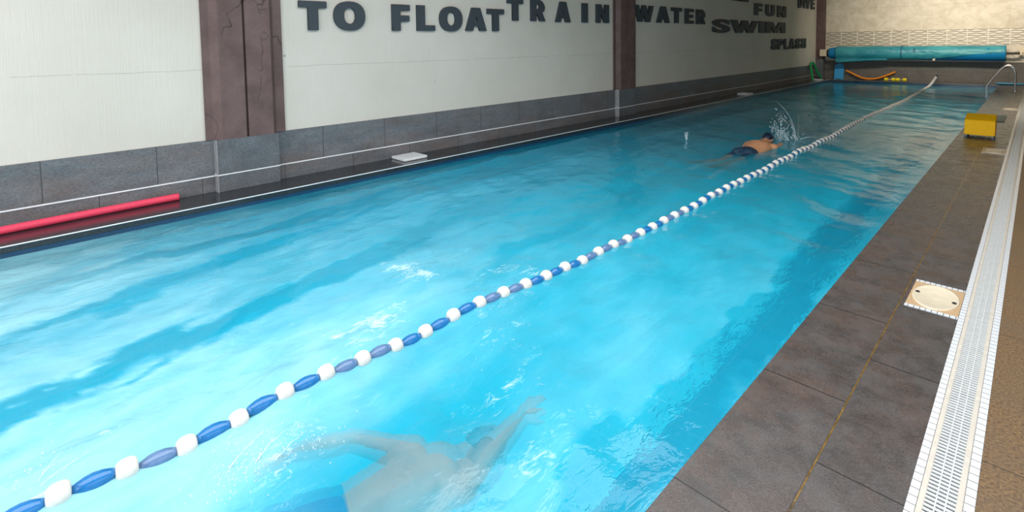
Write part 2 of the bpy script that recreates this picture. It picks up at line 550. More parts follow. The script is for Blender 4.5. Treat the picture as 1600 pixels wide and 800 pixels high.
def lathe_x(bm, prof, seg=16):
    """prof: (x, r) revolved around the local x axis"""
    rings = []
    for x, r in prof:
        rings.append([bm.verts.new((x, r * math.cos(2 * PI * k / seg), r * math.sin(2 * PI * k / seg))) for k in range(seg)])
    for A, B in zip(rings, rings[1:]):
        for k in range(seg):
            bm.faces.new((A[k], A[(k + 1) % seg], B[(k + 1) % seg], B[k]))
    bm.faces.new(list(reversed(rings[0]))); bm.faces.new(rings[-1])
    return bm


def struct(name, bm, mat, parent=None, smooth=False):
    o = link(name, bm, mat, parent, smooth)
    if parent is None: o['kind'] = 'structure'
    return o


# ------------------------------------------------------------------ the setting
XW, XP, XL, XR = -6.46, -6.35, -5.93, -0.895      # left wall, column front, left ledge edge, right pool edge
YF, YD, YU = 23.85, 24.30, 24.36                  # far ledge edge, far dado, far wall
ZW = -0.10                                        # water level
Y0, CEIL, XRW, YB = -1.5, 3.9, 2.8, -3.0
TOP = 0.585

struct('wall_left', box(BM(), XW - 0.2, XW, YB - 0.2, YU + 0.2, -1.6, CEIL), M['plaster'])
struct('wall_far', box(BM(), XW, XRW + 0.2, YU, YU + 0.2, -1.6, CEIL), M['far_tile'])
struct('ceiling', box(BM(), XW - 0.2, XRW + 0.2, YB - 0.2, YU + 0.2, CEIL, CEIL + 0.1), M['ceiling'])
b = BM()                                          # right wall with a window strip near the camera
box(b, XRW, XRW + 0.2, YB, YU, -0.1, 0.55); box(b, XRW, XRW + 0.2, YB, YU, 3.25, CEIL)
box(b, XRW, XRW + 0.2, YB, -2.15, 0.55, 3.25); box(b, XRW, XRW + 0.2, 4.55, YU, 0.55, 3.25)
struct('wall_right', b, M['wall_paint'])
b = BM()
box(b, XW, XRW + 0.2, YB - 0.2, YB, -1.6, 0.45); box(b, XW, XRW + 0.2, YB - 0.2, YB, 3.45, CEIL)
box(b, XW, -6.15, YB - 0.2, YB, 0.45, 3.45); box(b, 0.95, XRW + 0.2, YB - 0.2, YB, 0.45, 3.45)
struct('wall_back', b, M['wall_paint'])
b = BM()
for yy in (-2.15, 0.0, 2.2, 4.5):
    box(b, XRW + 0.08, XRW + 0.14, yy, yy + 0.05, 0.55, 3.25)
box(b, XRW + 0.08, XRW + 0.14, -2.15, 4.55, 0.55, 0.6); box(b, XRW + 0.08, XRW + 0.14, -2.15, 4.55, 3.2, 3.25)
struct('window_1', b, M['frame'])
b = BM()
for xx in (-6.15, -3.8, -1.45, 0.9):
    box(b, xx, xx + 0.05, YB - 0.16, YB - 0.1, 0.45, 3.45)
box(b, -6.15, 0.95, YB - 0.16, YB - 0.1, 0.45, 0.5); box(b, -6.15, 0.95, YB - 0.16, YB - 0.1, 3.4, 3.45)
struct('window_2', b, M['frame'])

# dark tile dado of the left wall (between the columns) and its white line
COLS = [0.0, 7.85]
b = BM(); c = BM()
spans = [(YB, 1.67), (2.34, 9.52), (10.19, 24.0)]
for a0, a1 in spans:
    box(b, XW - 0.01, XW + 0.012, a0, a1, 0.0, TOP)
    box(c, XW, XW + 0.018, a0, a1, 0.170, 0.183)
struct('baseboard_left', b, M['dado'])
struct('trim_1', c, M['white_line'])
for s in COLS:
    base = BM(); box(base, XW, XP, 1.67 + s, 2.34 + s, 0, TOP, 0.004)
    o = struct('column', base, M['column_tile'])
    prof = [(1.59, XW), (1.59, XW + 0.03), (1.66, XW + 0.03), (1.735, XP), (1.985, XP), (1.985, XP - 0.05), (2.012, XP - 0.05),
            (2.012, XP), (2.285, XP), (2.345, XW + 0.03), (2.45, XW + 0.03), (2.45, XW)]
    st = BM(); prism(st, [(p[0] + s, p[1]) for p in prof], TOP, CEIL, (1, 0, 2))
    bmesh.ops.recalc_face_normals(st, faces=st.faces)
    struct('column_casing', st, M['steel_brown'], o)
    ln = BM(); box(ln, XP - 0.01, XP + 0.005, 1.668 + s, 2.342 + s, 0.187, 0.199); box(ln, XW + 0.01, XP, 1.660 + s, 1.672 + s, 0.187, 0.199)
    struct('white_line', ln, M['white_line'], o)
    cs = BM(); box(cs, XW + 0.01, XP + 0.001, 1.664 + s, 1.672 + s, 0.0, TOP)
    struct('corner_strip', cs, M['corner_strip'], o)
base = BM(); box(base, XW, -6.19, 23.98, YU, 0, 0.8, 0.004)
o = struct('column', base, M['column_tile'])
st = BM(); box(st, XW, -6.2, 23.99, YU, 0.8, CEIL, 0.01)
struct('column_casing', st, M['steel_brown'], o)

# ledges on the left and far sides, white edge line, navy waterline band
struct('trim_2', box(BM(), XW, XL, YB, YD + 0.05, -0.06, 0.0, 0.004), M['ledge'])
struct('trim_3', box(BM(), XL, XR + 0.4, YF, YD + 0.05, -0.06, 0.0, 0.004), M['ledge'])
b = BM(); box(b, XL - 0.002, XL + 0.003, YB, YF, -0.008, 0.0015); struct('trim_4', b, M['white_line'])
b = BM(); box(b, XL, XR, YF - 0.003, YF + 0.002, -0.008, 0.0015); struct('trim_5', b, M['corner_strip'])
b = BM(); box(b, XL - 0.05, XL - 0.002, YB, YF, -0.45, -0.06); box(b, XL, XR + 0.3, YF + 0.002, YF + 0.05, -0.45, -0.06)
struct('trim_6', b, M['waterline'])
b = BM(); box(b, -6.19, XRW, YD, YU + 0.01, 0.0, 0.752, 0.003); struct('baseboard_far', b, M['dado_far'])

# pool basin
b = BM()
box(b, XL - 0.2, XR + 0.3, Y0 - 0.2, YF + 0.2, -1.7, -1.5)
box(b, XL - 0.2, XL - 0.04, Y0 - 0.2, YF + 0.2, -1.5, -0.3); box(b, XR + 0.02, XR + 0.2, Y0 - 0.2, YF + 0.2, -1.5, -0.06)
box(b, XL - 0.04, XR + 0.02, YF + 0.04, YF + 0.2, -1.5, -0.3); box(b, XL - 0.04, XR + 0.02, Y0 - 0.2, Y0, -1.5, -0.02)
struct('pool_basin', b, M['pool'])
b = BM(); box(b, -1.66, -1.34, 0.0, 22.6, -1.5, -1.494); box(b, -2.0, -1.0, 22.6, 22.9, -1.5, -1.494)
struct('trim_7', b, M['lane_mark'])

# right-hand deck: tiled edge, sandy joint, gutter with mosaic borders, brown floor
b = BM(); box(b, XR, -0.5475, YB, YD + 0.02, -0.06, 0.0, 0.004); box(b, -0.5425, -0.272, YB, YD + 0.02, -0.06, 0.0, 0.002)
struct('floor', b, M['deck'])
struct('trim_8', box(BM(), -0.55, -0.540, YB, YD, -0.05, -0.0015), M['gold'])
struct('trim_9', box(BM(), -0.272, -0.246, YB, YD, -0.06, 0.002), M['strip_y'])
struct('trim_10', box(BM(), -0.129, -0.101, YB, YD, -0.06, 0.002), M['strip_y'])
struct('gutter_channel', box(BM(), -0.26, -0.12, YB, YD, -0.16, -0.10), M['dark_void'])
struct('floor_brown_tile', box(BM(), -0.1005, XRW, YB, YD + 0.02, -0.06, 0.0), M['brown_floor'])

# relief tiles with interwoven waves above the roll
b = BM()
zs = np.linspace(1.345, 1.903, 90)
tile = 0.55
xs_l = []
k0 = -6.195
edges = [-5.64 + tile * i for i in range(-1, 17)]
allx = []
for e in edges:
    for q in range(28):
        allx.append(e + 0.003 + (tile - 0.006) * q / 27)
allx = [x for x in allx if -6.195 < x < 2.7]
rows = []
for x in allx:
    ph = ((x + 5.64) % tile) / tile
    ti = math.floor((x + 5.64) / tile)
    col = []
    for z in zs:
        edge = min(ph, 1 - ph) * tile < 0.005
        dmin = 9.0
        for kk in range(8):
            zk = 1.365 + 0.074 * kk + 0.0145 * (1 if kk % 2 else -1) * math.sin(2 * PI * (ph * 1.5 + 0.37 * ti)) + 0.006 * math.sin(2 * PI * (ph * 3 + kk * 0.3))
            dmin = min(dmin, abs(z - zk))
        h = 0.006 + 0.009 * min(1.0, dmin / 0.03) ** 0.8
        col.append(b.verts.new((x, YU - (0.014 if edge else h), z)))
    rows.append(col)
for A, B in zip(rows, rows[1:]):
    for i in range(len(zs) - 1):
        b.faces.new((A[i], B[i], B[i + 1], A[i + 1]))
t = NT('wave_relief_tile')
co = t.xyz()
jj = t.math('MAXIMUM', t.joint(co[0], -5.64, tile, 0.006), t.joint(co[2], 1.624, 5, 0.002))
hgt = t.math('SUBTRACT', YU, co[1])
groove_shade = t.ramp(t.math('MULTIPLY', hgt, 50), [(0.44, 1.0), (0.60, 0.0)])  # shade in the grooves painted as darker colour by relief depth
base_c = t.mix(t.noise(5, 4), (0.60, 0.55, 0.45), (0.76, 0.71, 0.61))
t.pbsdf(t.mix(jj, t.mix(t.math('MULTIPLY', groove_shade, 0.85), base_c, (0.15, 0.12, 0.08)), (0.85, 0.82, 0.76)), 0.3)
wv = struct('trim_11', b, t.m, None, True)

# ------------------------------------------------------------------ water surface (modelled waves, foam map, haze map with painted reflection veil)
rng = np.random.default_rng(5)


def vnoise(x, y, seed, oct_=4):
    r = np.random.default_rng(seed); tot = np.zeros_like(x); amp = 1; s = 0
    for o_ in range(oct_):
        T_ = r.random((256, 256))
        xi = np.floor(x).astype(int); yi = np.floor(y).astype(int); fx = x - xi; fy = y - yi
        fx = fx * fx * (3 - 2 * fx); fy = fy * fy * (3 - 2 * fy)
        g = lambda i, j: T_[i % 256, j % 256]
        v = (g(xi, yi) * (1 - fx) + g(xi + 1, yi) * fx) * (1 - fy) + (g(xi, yi + 1) * (1 - fx) + g(xi + 1, yi + 1) * fx) * fy
        tot += amp * v; s += amp; amp *= 0.55; x = x * 2.03 + 17; y = y * 2.03 + 5
    return tot / s


xs = np.linspace(XL - 0.002, XR + 0.02, 170)
ys = [Y0]
while ys[-1] < YF:
    ys.append(ys[-1] + (0.026 + 0.0035 * max(0, ys[-1] - 1)))
ys[-1] = YF + 0.002
ys = np.array(ys)
GX, GY = np.meshgrid(xs, ys)
Z = np.zeros_like(GX)
for i in range(46):
    lam = 0.16 * (1.075 ** i)
    if lam > 2.6: lam = rng.uniform(0.3, 1.2)
    th = rng.normal(0.9, 0.8)
    amp = 0.0034 * lam ** 0.85 * rng.uniform(0.5, 1.2)
    kx, ky = math.cos(th) * 2 * PI / lam, math.sin(th) * 2 * PI / lam
    Z += amp * np.sin(kx * GX + ky * GY + rng.uniform(0, 7) + 1.2 * vnoise(GX * 0.6, GY * 0.6, 100 + i, 2))
near = np.exp(-(((GX + 1.95) / 1.0) ** 2 + ((GY - 0.9) / 1.1) ** 2))
farS = np.exp(-(((GX + 3.05) / 0.7) ** 2 + ((GY - 8.6) / 1.2) ** 2))
edge = np.clip(np.minimum(GX - XL, XR - GX) / 0.3, 0.15, 1)
Z = Z * (0.75 + 0.9 * near + 0.5 * farS) * edge * np.clip(1.25 - GY / 18, 0.62, 1)
Z += (near * 0.02 + farS * 0.015) * (vnoise(GX * 5, GY * 4, 3) - 0.5)


def blob(cx, cy, rx, ry, rot=0.0):
    c_, s_ = math.cos(rot), math.sin(rot)
    u = ((GX - cx) * c_ + (GY - cy) * s_) / rx; v = (-(GX - cx) * s_ + (GY - cy) * c_) / ry
    return np.exp(-(u * u + v * v))


lace = vnoise(GX * 9 + GY * 2, GY * 5 - GX * 2, 21, 4)
foam = (0.85 * blob(-3.35, 2.05, 0.30, 0.16) + 0.95 * blob(-3.12, 2.18, 0.30, 0.12) + 0.8 * blob(-2.85, 1.6, 0.25, 0.22) + 0.8 * blob(-2.8, 1.4, 0.3, 0.2)
        + 0.55 * blob(-2.55, 2.4, 0.3, 0.5) + 0.6 * blob(-2.6, 1.1, 0.25, 0.3) + 0.6 * blob(-2.75, 2.9, 0.2, 0.5)
        + 0.8 * blob(-2.15, 0.72, 0.22, 0.30) + 0.5 * blob(-1.85, 1.35, 0.22, 0.16) + 0.35 * blob(-1.55, 1.15, 0.25, 0.35) + 0.4 * blob(-1.85, 1.75, 0.25, 0.25)
        + 0.55 * blob(-1.35, 1.5, 0.2, 0.35) + 1.0 * blob(-2.68, 0.0, 0.22, 0.2) + 0.45 * blob(-2.1, 2.0, 0.4, 0.5) + 0.4 * blob(-1.2, 2.3, 0.12, 0.4)
        + 1.0 * blob(-3.0, 9.1, 0.2, 0.35) + 0.5 * blob(-3.1, 8.3, 0.25, 0.4) + 0.4 * blob(-3.2, 7.2, 0.25, 0.4)
        + 0.4 * blob(-4.3, 8.5, 0.06, 0.12) + 0.45 * blob(-4.6, 4.2, 0.5, 0.7) + 0.35 * blob(-5.0, 2.4, 0.4, 0.6))
foam = np.clip(0.72 * foam * (0.25 + 2.6 * (lace - 0.40)), 0, 1)
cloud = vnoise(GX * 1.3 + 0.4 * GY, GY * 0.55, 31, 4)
rag = vnoise(GX * 2.6 + GY * 1.1, GY * 1.5 - GX * 1.2, 51, 5) - 0.5          # ragged edges of the gaps in the veil
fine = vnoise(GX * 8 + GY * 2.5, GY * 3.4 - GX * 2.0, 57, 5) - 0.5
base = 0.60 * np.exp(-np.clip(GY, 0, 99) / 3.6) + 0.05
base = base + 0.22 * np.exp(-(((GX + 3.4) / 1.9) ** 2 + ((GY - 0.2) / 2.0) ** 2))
# gaps painted in the reflected veil: one along the right edge, some slanting across the left half
gap_c = -1.13 + 0.04 * np.sin(GY * 0.9) + 0.34 * rag + 0.20 * fine
clear = np.clip((1.2 - np.abs(GX - gap_c) / (0.12 + 0.010 * GY)) * 2.2, 0, 1)
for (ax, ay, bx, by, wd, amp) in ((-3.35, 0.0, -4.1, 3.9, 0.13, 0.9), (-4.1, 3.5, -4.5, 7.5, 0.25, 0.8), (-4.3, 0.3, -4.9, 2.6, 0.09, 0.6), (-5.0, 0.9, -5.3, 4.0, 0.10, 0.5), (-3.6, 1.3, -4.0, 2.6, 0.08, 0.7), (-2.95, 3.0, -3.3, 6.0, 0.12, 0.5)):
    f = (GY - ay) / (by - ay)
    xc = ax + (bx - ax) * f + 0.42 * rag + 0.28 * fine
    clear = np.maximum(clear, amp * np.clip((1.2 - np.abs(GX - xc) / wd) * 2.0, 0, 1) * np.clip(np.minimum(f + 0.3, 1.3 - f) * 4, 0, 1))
hz_veil = base * (0.72 + 1.1 * (cloud - 0.35) + 0.5 * fine) * (1 - 0.93 * clear)  # water haze together with the painted light veil, left out in the gaps
hz_veil = np.clip(hz_veil * (1 - 0.75 * blob(-1.74, 1.2, 0.34, 0.75)) * (1 - 0.9 * blob(-3.2, 7.5, 0.35, 0.8)), 0, 0.8)
foam = np.maximum(foam, np.clip((lace - 0.62) * 3.0, 0, 1) * 0.75 * np.exp(-np.clip(GY - 1, 0, 99) / 3.0) * (1 - clear))

nx, ny = len(xs), len(ys)
verts = np.stack([GX.ravel(), GY.ravel(), (Z + ZW).ravel()], 1)
idx = np.arange(nx * ny).reshape(ny, nx)
faces = np.stack([idx[:-1, :-1].ravel(), idx[:-1, 1:].ravel(), idx[1:, 1:].ravel(), idx[1:, :-1].ravel()], 1)
me = bpy.data.meshes.new('pool_water')
me.vertices.add(len(verts)); me.vertices.foreach_set('co', verts.ravel())
me.loops.add(faces.size); me.loops.foreach_set('vertex_index', faces.ravel())
me.polygons.add(len(faces)); me.polygons.foreach_set('loop_start', np.arange(0, faces.size, 4)); me.polygons.foreach_set('loop_total', np.full(len(faces), 4))
me.polygons.foreach_set('use_smooth', np.ones(len(faces), bool))
me.update()
for nm, arr in (('foam', foam), ('haze_veil', hz_veil)):
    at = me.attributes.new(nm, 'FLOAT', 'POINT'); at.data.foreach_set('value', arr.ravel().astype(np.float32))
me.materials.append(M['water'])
wo = bpy.data.objects.new('pool_water', me); COL.objects.link(wo)
tag(wo, 'bright turquoise rippled water filling the long swimming pool', 'water', None, 'stuff')

# ------------------------------------------------------------------ lane rope
rope_ctrl = [(-2.60, -1.45, ZW), (-2.55, -0.3, ZW), (-2.53, 0.06, ZW), (-2.51, 0.5, ZW), (-2.505, 1.1, ZW), (-2.515, 1.7, ZW), (-2.49, 2.3, ZW), (-2.46, 3.1, ZW), (-2.445, 4.5, ZW),
             (-2.475, 6.8, ZW), (-2.52, 10.4, ZW), (-2.57, 13, ZW), (-2.55, 16.4, ZW), (-2.56, 19.0, ZW), (-2.60, 21.2, ZW + 0.01), (-2.605, 22.6, ZW + 0.045), (-2.60, 23.5, 0.05), (-2.58, 24.1, 0.19), (-2.575, 24.29, 0.25)]
dense = spline(rope_ctrl, 1400)
L = [0.0]
for p, q in zip(dense, dense[1:]): L.append(L[-1] + (q - p).length)


def at_len(s):
    k = int(np.searchsorted(L, s)); k = min(max(k, 1), len(L) - 1)
    f = (s - L[k - 1]) / (L[k] - L[k - 1])
    return dense[k - 1].lerp(dense[k], f), (dense[k] - dense[k - 1]).normalized()


lane = empty('lane_rope', rope_ctrl[0], 'lane divider rope of white balls and blue spindle floats running down the pool', 'lane rope')
b = BM(); tube(b, dense[::4] + [dense[-1]], 0.006, 6)
link('cable', b, M['rope'], lane, True)
b = BM(); box(b, -2.60, -2.55, 24.285, 24.30, 0.22, 0.28, 0.005); tube(b, [(-2.575, 24.29, 0.25), (-2.575, 24.26, 0.245)], 0.012, 8)
link('wall_hook', b, M['black'], lane)
bw = BM(); lathe_x(bw, [(-0.038, 0.012), (-0.037, 0.026), (-0.030, 0.036), (-0.016, 0.0425), (0.0, 0.044), (0.016, 0.0425), (0.030, 0.036), (0.037, 0.026), (0.038, 0.012)], 18)
bb = BM(); lathe_x(bb, [(-0.066, 0.008), (-0.065, 0.018), (-0.050, 0.024), (-0.028, 0.031), (0.0, 0.034), (0.028, 0.031), (0.050, 0.024), (0.065, 0.018), (0.066, 0.008)], 18)
w0 = link('white_float', bw, M['float_white'], lane, True, True)
b0 = link('blue_float', bb, M['float_blue'], lane, True, True)
b1 = b0.copy(); b1.data = b0.data.copy(); b1.data.materials[0] = M['float_pale']; COL.objects.link(b1); b1.parent = lane; b1['label'] = 'faded grey-blue float'
pitch = 0.2065
# phase so that a white float stands at y = 0.69 (second ball cluster in view)
target_y = 0.692
s_ref = next(L[i] for i, p in enumerate(dense) if p.y >= target_y)
nW = int(s_ref / pitch)
s0 = s_ref - nW * pitch
S = []
s = s0
while s < L[-1] - 0.12:
    S.append(s); s += pitch
pale = {2, 6, 7, 11, 12, 16, 17, 18, 19, 22, 23}
first = {'w': True, 'b': True, 'p': True}
extraW, extraB = BM(), BM()


def place(src, key, p, d):
    o = src if first[key] else src.copy()
    if not first[key]:
        COL.objects.link(o); o.parent = lane
    first[key] = False
    o.rotation_mode = 'QUATERNION'
    o.rotation_quaternion = d.to_track_quat('X', 'Z')
    o.location = p - lane.location
    return o


cnt = 0
def wave_z(x, y):
    i = int(np.clip(np.searchsorted(xs, x), 1, len(xs) - 1)); j = int(np.clip(np.searchsorted(ys, y), 1, len(ys) - 1))
    return float(Z[j, i])


order = [i for i in range(len(S)) if S[i] > s_ref - 4.5 * pitch]
for rank, i in enumerate(order):
    p, d = at_len(S[i])
    q, e = at_len(min(S[i] + pitch / 2, L[-1]))
    up = Vector((0, 0, 0.007 + (wave_z(p.x, p.y) if p.y < 22.3 else 0.0)))
    uq = Vector((0, 0, 0.004 + (wave_z(q.x, q.y) if q.y < 22.3 else 0.0)))
    if rank < 100:
        o = place(w0, 'w', p + up, d)
        if (rank in pale) or (rank > 26 and rank % 3 == 0): place(b1, 'p', q + uq, e)
        else: place(b0, 'b', q + uq, e)
    else:
        for src, bmx, c_, d_ in ((w0, extraW, p + up, d), (b1, extraB, q + uq, e)):
            tmp = bmesh.new(); tmp.from_mesh(src.data)
            bmesh.ops.transform(tmp, matrix=Matrix.Translation(c_) @ d_.to_track_quat('X', 'Z').to_matrix().to_4x4(), verts=tmp.verts)
            mt = bpy.data.meshes.new('tmp'); tmp.to_mesh(mt); tmp.free(); bmx.from_mesh(mt); bpy.data.meshes.remove(mt)
if len(extraW.verts):
    o = link('white_float', extraW, M['float_white'], lane, True); o['kind'] = 'stuff'
    o = link('blue_float', extraB, M['float_pale'], lane, True); o['kind'] = 'stuff'

# ------------------------------------------------------------------ people


def remesh(bm, voxel, smooth=4):
    me = bpy.data.meshes.new('tmp'); bmesh.ops.recalc_face_normals(bm, faces=bm.faces); bm.to_mesh(me); bm.free()
    o = bpy.data.objects.new('tmp', me); COL.objects.link(o)
    md = o.modifiers.new('r', 'REMESH'); md.mode = 'VOXEL'; md.voxel_size = voxel; md.use_smooth_shade = True
    sm = o.modifiers.new('s', 'SMOOTH'); sm.factor = 0.5; sm.iterations = smooth
    bpy.context.view_layer.update()
    dg = bpy.context.evaluated_depsgraph_get()
    res = bpy.data.meshes.new_from_object(o.evaluated_get(dg))
    bpy.data.objects.remove(o); bpy.data.meshes.remove(me)
    out = bmesh.new(); out.from_mesh(res); bpy.data.meshes.remove(res)
    return out


def ellipsoid(bm, c, r, axes=None, seg=20):
    mtx = Matrix.Translation(Vector(c))
    if axes is not None: mtx = mtx @ Matrix((axes[0], axes[1], axes[2])).transposed().to_4x4()
    mtx = mtx @ Matrix.Diagonal((*r, 1))
    bmesh.ops.create_uvsphere(bm, u_segments=seg, v_segments=seg // 2, radius=1.0, matrix=mtx)


def hand(bm, wrist, direction, palm_n, thumb_side):
    d = Vector(direction).normalized(); n = Vector(palm_n); n = (n - d * n.dot(d)).normalized(); s_ = d.cross(n) * thumb_side
    wr = Vector(wrist)
    tube(bm, [wr, wr + d * 0.04, wr + d * 0.09], [(0.019, 0.027), (0.016, 0.038), (0.014, 0.042)], 12, 'round', n)
    for k, ln, off in ((0, 0.070, 0.031), (1, 0.080, 0.011), (2, 0.075, -0.010), (3, 0.058, -0.030)):
        a = wr + d * (0.085 if k < 3 else 0.078) + s_ * off
        sp = s_ * (off * 0.22)
        tube(bm, [a, a + d * ln * 0.5 + sp * 0.5 + n * 0.003, a + d * ln + sp + n * 0.012], [0.0098, 0.0090, 0.0078], 8)
    a = wr + d * 0.028 + s_ * 0.030
    tube(bm, [a, a + d * 0.032 + s_ * 0.026 + n * 0.006, a + d * 0.062 + s_ * 0.034 + n * 0.012], [0.0135, 0.0112, 0.009], 8)


def foot(bm, ankle, dirv, up):
    d = Vector(dirv).normalized(); a = Vector(ankle); u = Vector(up)
    tube(bm, [a - d * 0.02, a + d * 0.06, a + d * 0.14, a + d * 0.19], [(0.036, 0.036), (0.030, 0.040), (0.020, 0.046), (0.013, 0.040)], 12, 'round', u)
    sd = d.cross(u).normalized()
    for k in range(5):
        c_ = a + d * (0.195 - 0.006 * abs(k - 1)) + sd * (0.032 - 0.016 * k)
        tube(bm, [c_, c_ + d * 0.024], [0.010 if k else 0.013, 0.008], 8)


def swimmer(name, J, label, capmat, trunkmat, voxel):
    """J: joints in world space; prone body, back upwards"""
    root = empty(name, (J['pelvis'][0], J['pelvis'][1], -0.4), label, 'person')
    V = {k: Vector(v) for k, v in J.items()}
    spine = (V['neck'] - V['pelvis']).normalized()
    side = (V['shoulder_r'] - V['shoulder_l']).normalized()
    up = side.cross(spine).normalized()
    b = BM()
    pe, ne = V['pelvis'], V['neck']
    tor = [pe - spine * 0.06, pe, pe.lerp(ne, 0.25), pe.lerp(ne, 0.5) + up * 0.006, pe.lerp(ne, 0.75) + up * 0.008, ne - spine * 0.03]
    tube(b, tor, [(0.095, 0.155), (0.108, 0.168), (0.092, 0.142), (0.105, 0.158), (0.115, 0.180), (0.085, 0.150)], 20, 'round', up)
    for sgn, sh in ((-1, V['shoulder_l']), (1, V['shoulder_r'])):
        tube(b, [ne - spine * 0.10 + side * sgn * 0.07, sh], [0.072, 0.062], 14)
        # shoulder blades and lats
        ellipsoid(b, ne - spine * 0.15 + side * sgn * 0.085 + up * 0.072, (0.055, 0.085, 0.03), (side, spine, up), 14)
        tube(b, [ne - spine * 0.36 + side * sgn * 0.10, ne - spine * 0.12 + side * sgn * 0.125], [0.06, 0.07], 12)
        # buttocks
        ellipsoid(b, pe - spine * 0.045 + side * sgn * 0.07 + up * 0.045, (0.085, 0.10, 0.075), (side, spine, up), 14)
    hd = V['head']; hdir = (hd - ne).normalized()
    tube(b, [ne - spine * 0.06, ne.lerp(hd, 0.6)], [0.062, 0.055], 14)
    hup = (up - hdir * up.dot(hdir)).normalized(); hs = hdir.cross(hup)
    # head: crown along hdir, face looks to -hup
    ellipsoid(b, hd + hdir * 0.015, (0.076, 0.115, 0.095), (hs, hdir, hup), 24)
    ellipsoid(b, hd - hdir * 0.045 - hup * 0.035, (0.058, 0.075, 0.060), (hs, hdir, hup), 18)
    ellipsoid(b, hd - hdir * 0.085 - hup * 0.070, (0.026, 0.022, 0.020), (hs, hdir, hup), 12)      # chin
    tube(b, [hd + hdir * 0.0 - hup * 0.094, hd - hdir * 0.035 - hup * 0.112], [0.010, 0.015], 8)    # nose
    tube(b, [hd - hdir * 0.062 - hup * 0.092 - hs * 0.02, hd - hdir * 0.062 - hup * 0.096, hd - hdir * 0.062 - hup * 0.092 + hs * 0.02], [0.006, 0.009, 0.006], 8)
    tube(b, [hd + hdir * 0.022 - hup * 0.088 - hs * 0.035, hd + hdir * 0.024 - hup * 0.093, hd + hdir * 0.022 - hup * 0.088 + hs * 0.035], 0.010, 8)
    for sgn in (-1, 1):
        ellipsoid(b, hd - hdir * 0.01 + hs * sgn * 0.078, (0.010, 0.032, 0.020), (hs, hdir, hup), 12)
    for sfx, tsd in (('l', 1), ('r', -1)):
        sh, el, wr = V['shoulder_' + sfx], V['elbow_' + sfx], V['wrist_' + sfx]
        tube(b, [sh, sh.lerp(el, 0.35), sh.lerp(el, 0.75), el], [0.058, 0.052, 0.044, 0.040], 14)
        tube(b, [el, el.lerp(wr, 0.3), el.lerp(wr, 0.75), wr], [0.040, 0.043, 0.034, 0.026], 14)
        hand(b, wr, V['hand_' + sfx] - wr, V['palm_' + sfx], tsd)
        hp, kn, an = V['hip_' + sfx], V['knee_' + sfx], V['ankle_' + sfx]
        tube(b, [hp, hp.lerp(kn, 0.3), hp.lerp(kn, 0.75), kn], [0.088, 0.083, 0.062, 0.053], 16)
        tube(b, [kn, kn.lerp(an, 0.3) + up * 0.012, kn.lerp(an, 0.7), an], [0.052, 0.056, 0.042, 0.034], 14)
        foot(b, an, V['toe_' + sfx] - an, up)
    body = link('body', remesh(b, voxel, 5), M['skin'], root, True)
    # trunks
    b = BM()
    tube(b, [pe - spine * 0.07, pe, pe + spine * 0.085], [(0.122, 0.176), (0.128, 0.188), (0.118, 0.170)], 20, 'round', up)
    for sfx, sgn in (('l', -1), ('r', 1)):
        hp, kn = V['hip_' + sfx], V['knee_' + sfx]
        tube(b, [hp, hp.lerp(kn, 0.2), hp.lerp(kn, 0.45)], [0.102, 0.102, 0.096], 16, 'flat')
        ellipsoid(b, pe - spine * 0.045 + side * sgn * 0.07 + up * 0.048, (0.100, 0.116, 0.092), (side, spine, up), 14)
    link('swim_trunks', remesh(b, max(voxel, 0.008), 3), trunkmat, root, True)
    # cap: upper shell of the head
    b = BM(); ellipsoid(b, hd + hdir * 0.017, (0.081, 0.121, 0.100), (hs, hdir, hup), 28)
    cut = (hdir * 0.55 + hup * 0.8).normalized()
    bmesh.ops.bisect_plane(b, geom=b.verts[:] + b.edges[:] + b.faces[:], plane_co=hd - cut * 0.012, plane_no=cut, clear_inner=True)
    cap = link('swim_cap', b, capmat, root, True)
    md = cap.modifiers.new('s', 'SOLIDIFY'); md.thickness = 0.003
    # goggle strap
    b = BM()
    pts = []
    for k in range(25):
        a = 2 * PI * k / 24
        pts.append(hd + hdir * 0.02 + hs * (0.0835 * math.cos(a)) + hup * (0.1035 * math.sin(a)) + hdir * (0.02 * math.sin(a)))
    tube(b, pts, 0.004, 6)
    link('goggle_strap', b, M['black'], root, True)
    return root


far_J = dict(pelvis=(-3.10, 8.02, -0.150), neck=(-3.045, 8.56, -0.05), head=(-3.045, 8.80, 0.005),
             shoulder_l=(-3.235, 8.50, -0.07), shoulder_r=(-2.865, 8.56, -0.07),
             elbow_l=(-3.36, 8.30, -0.27), wrist_l=(-3.30, 8.10, -0.42), hand_l=(-3.28, 7.95, -0.45), palm_l=(0, 0.3, 1),
             elbow_r=(-2.88, 8.84, -0.11), wrist_r=(-2.93, 9.09, -0.10), hand_r=(-2.95, 9.25, -0.14), palm_r=(0, 0.2, -1),
             hip_l=(-3.20, 7.97, -0.17), hip_r=(-3.01, 7.96, -0.17), knee_l=(-3.25, 7.53, -0.20), knee_r=(-3.06, 7.53, -0.22),
             ankle_l=(-3.40, 7.12, -0.20), ankle_r=(-3.13, 7.11, -0.25), toe_l=(-3.45, 6.94, -0.22), toe_r=(-3.14, 6.93, -0.29))
swimmer('person', far_J, 'person swimming away face down in dark cap and dark trunks, beyond the lane rope', M['cap'], M['trunks'], 0.009)
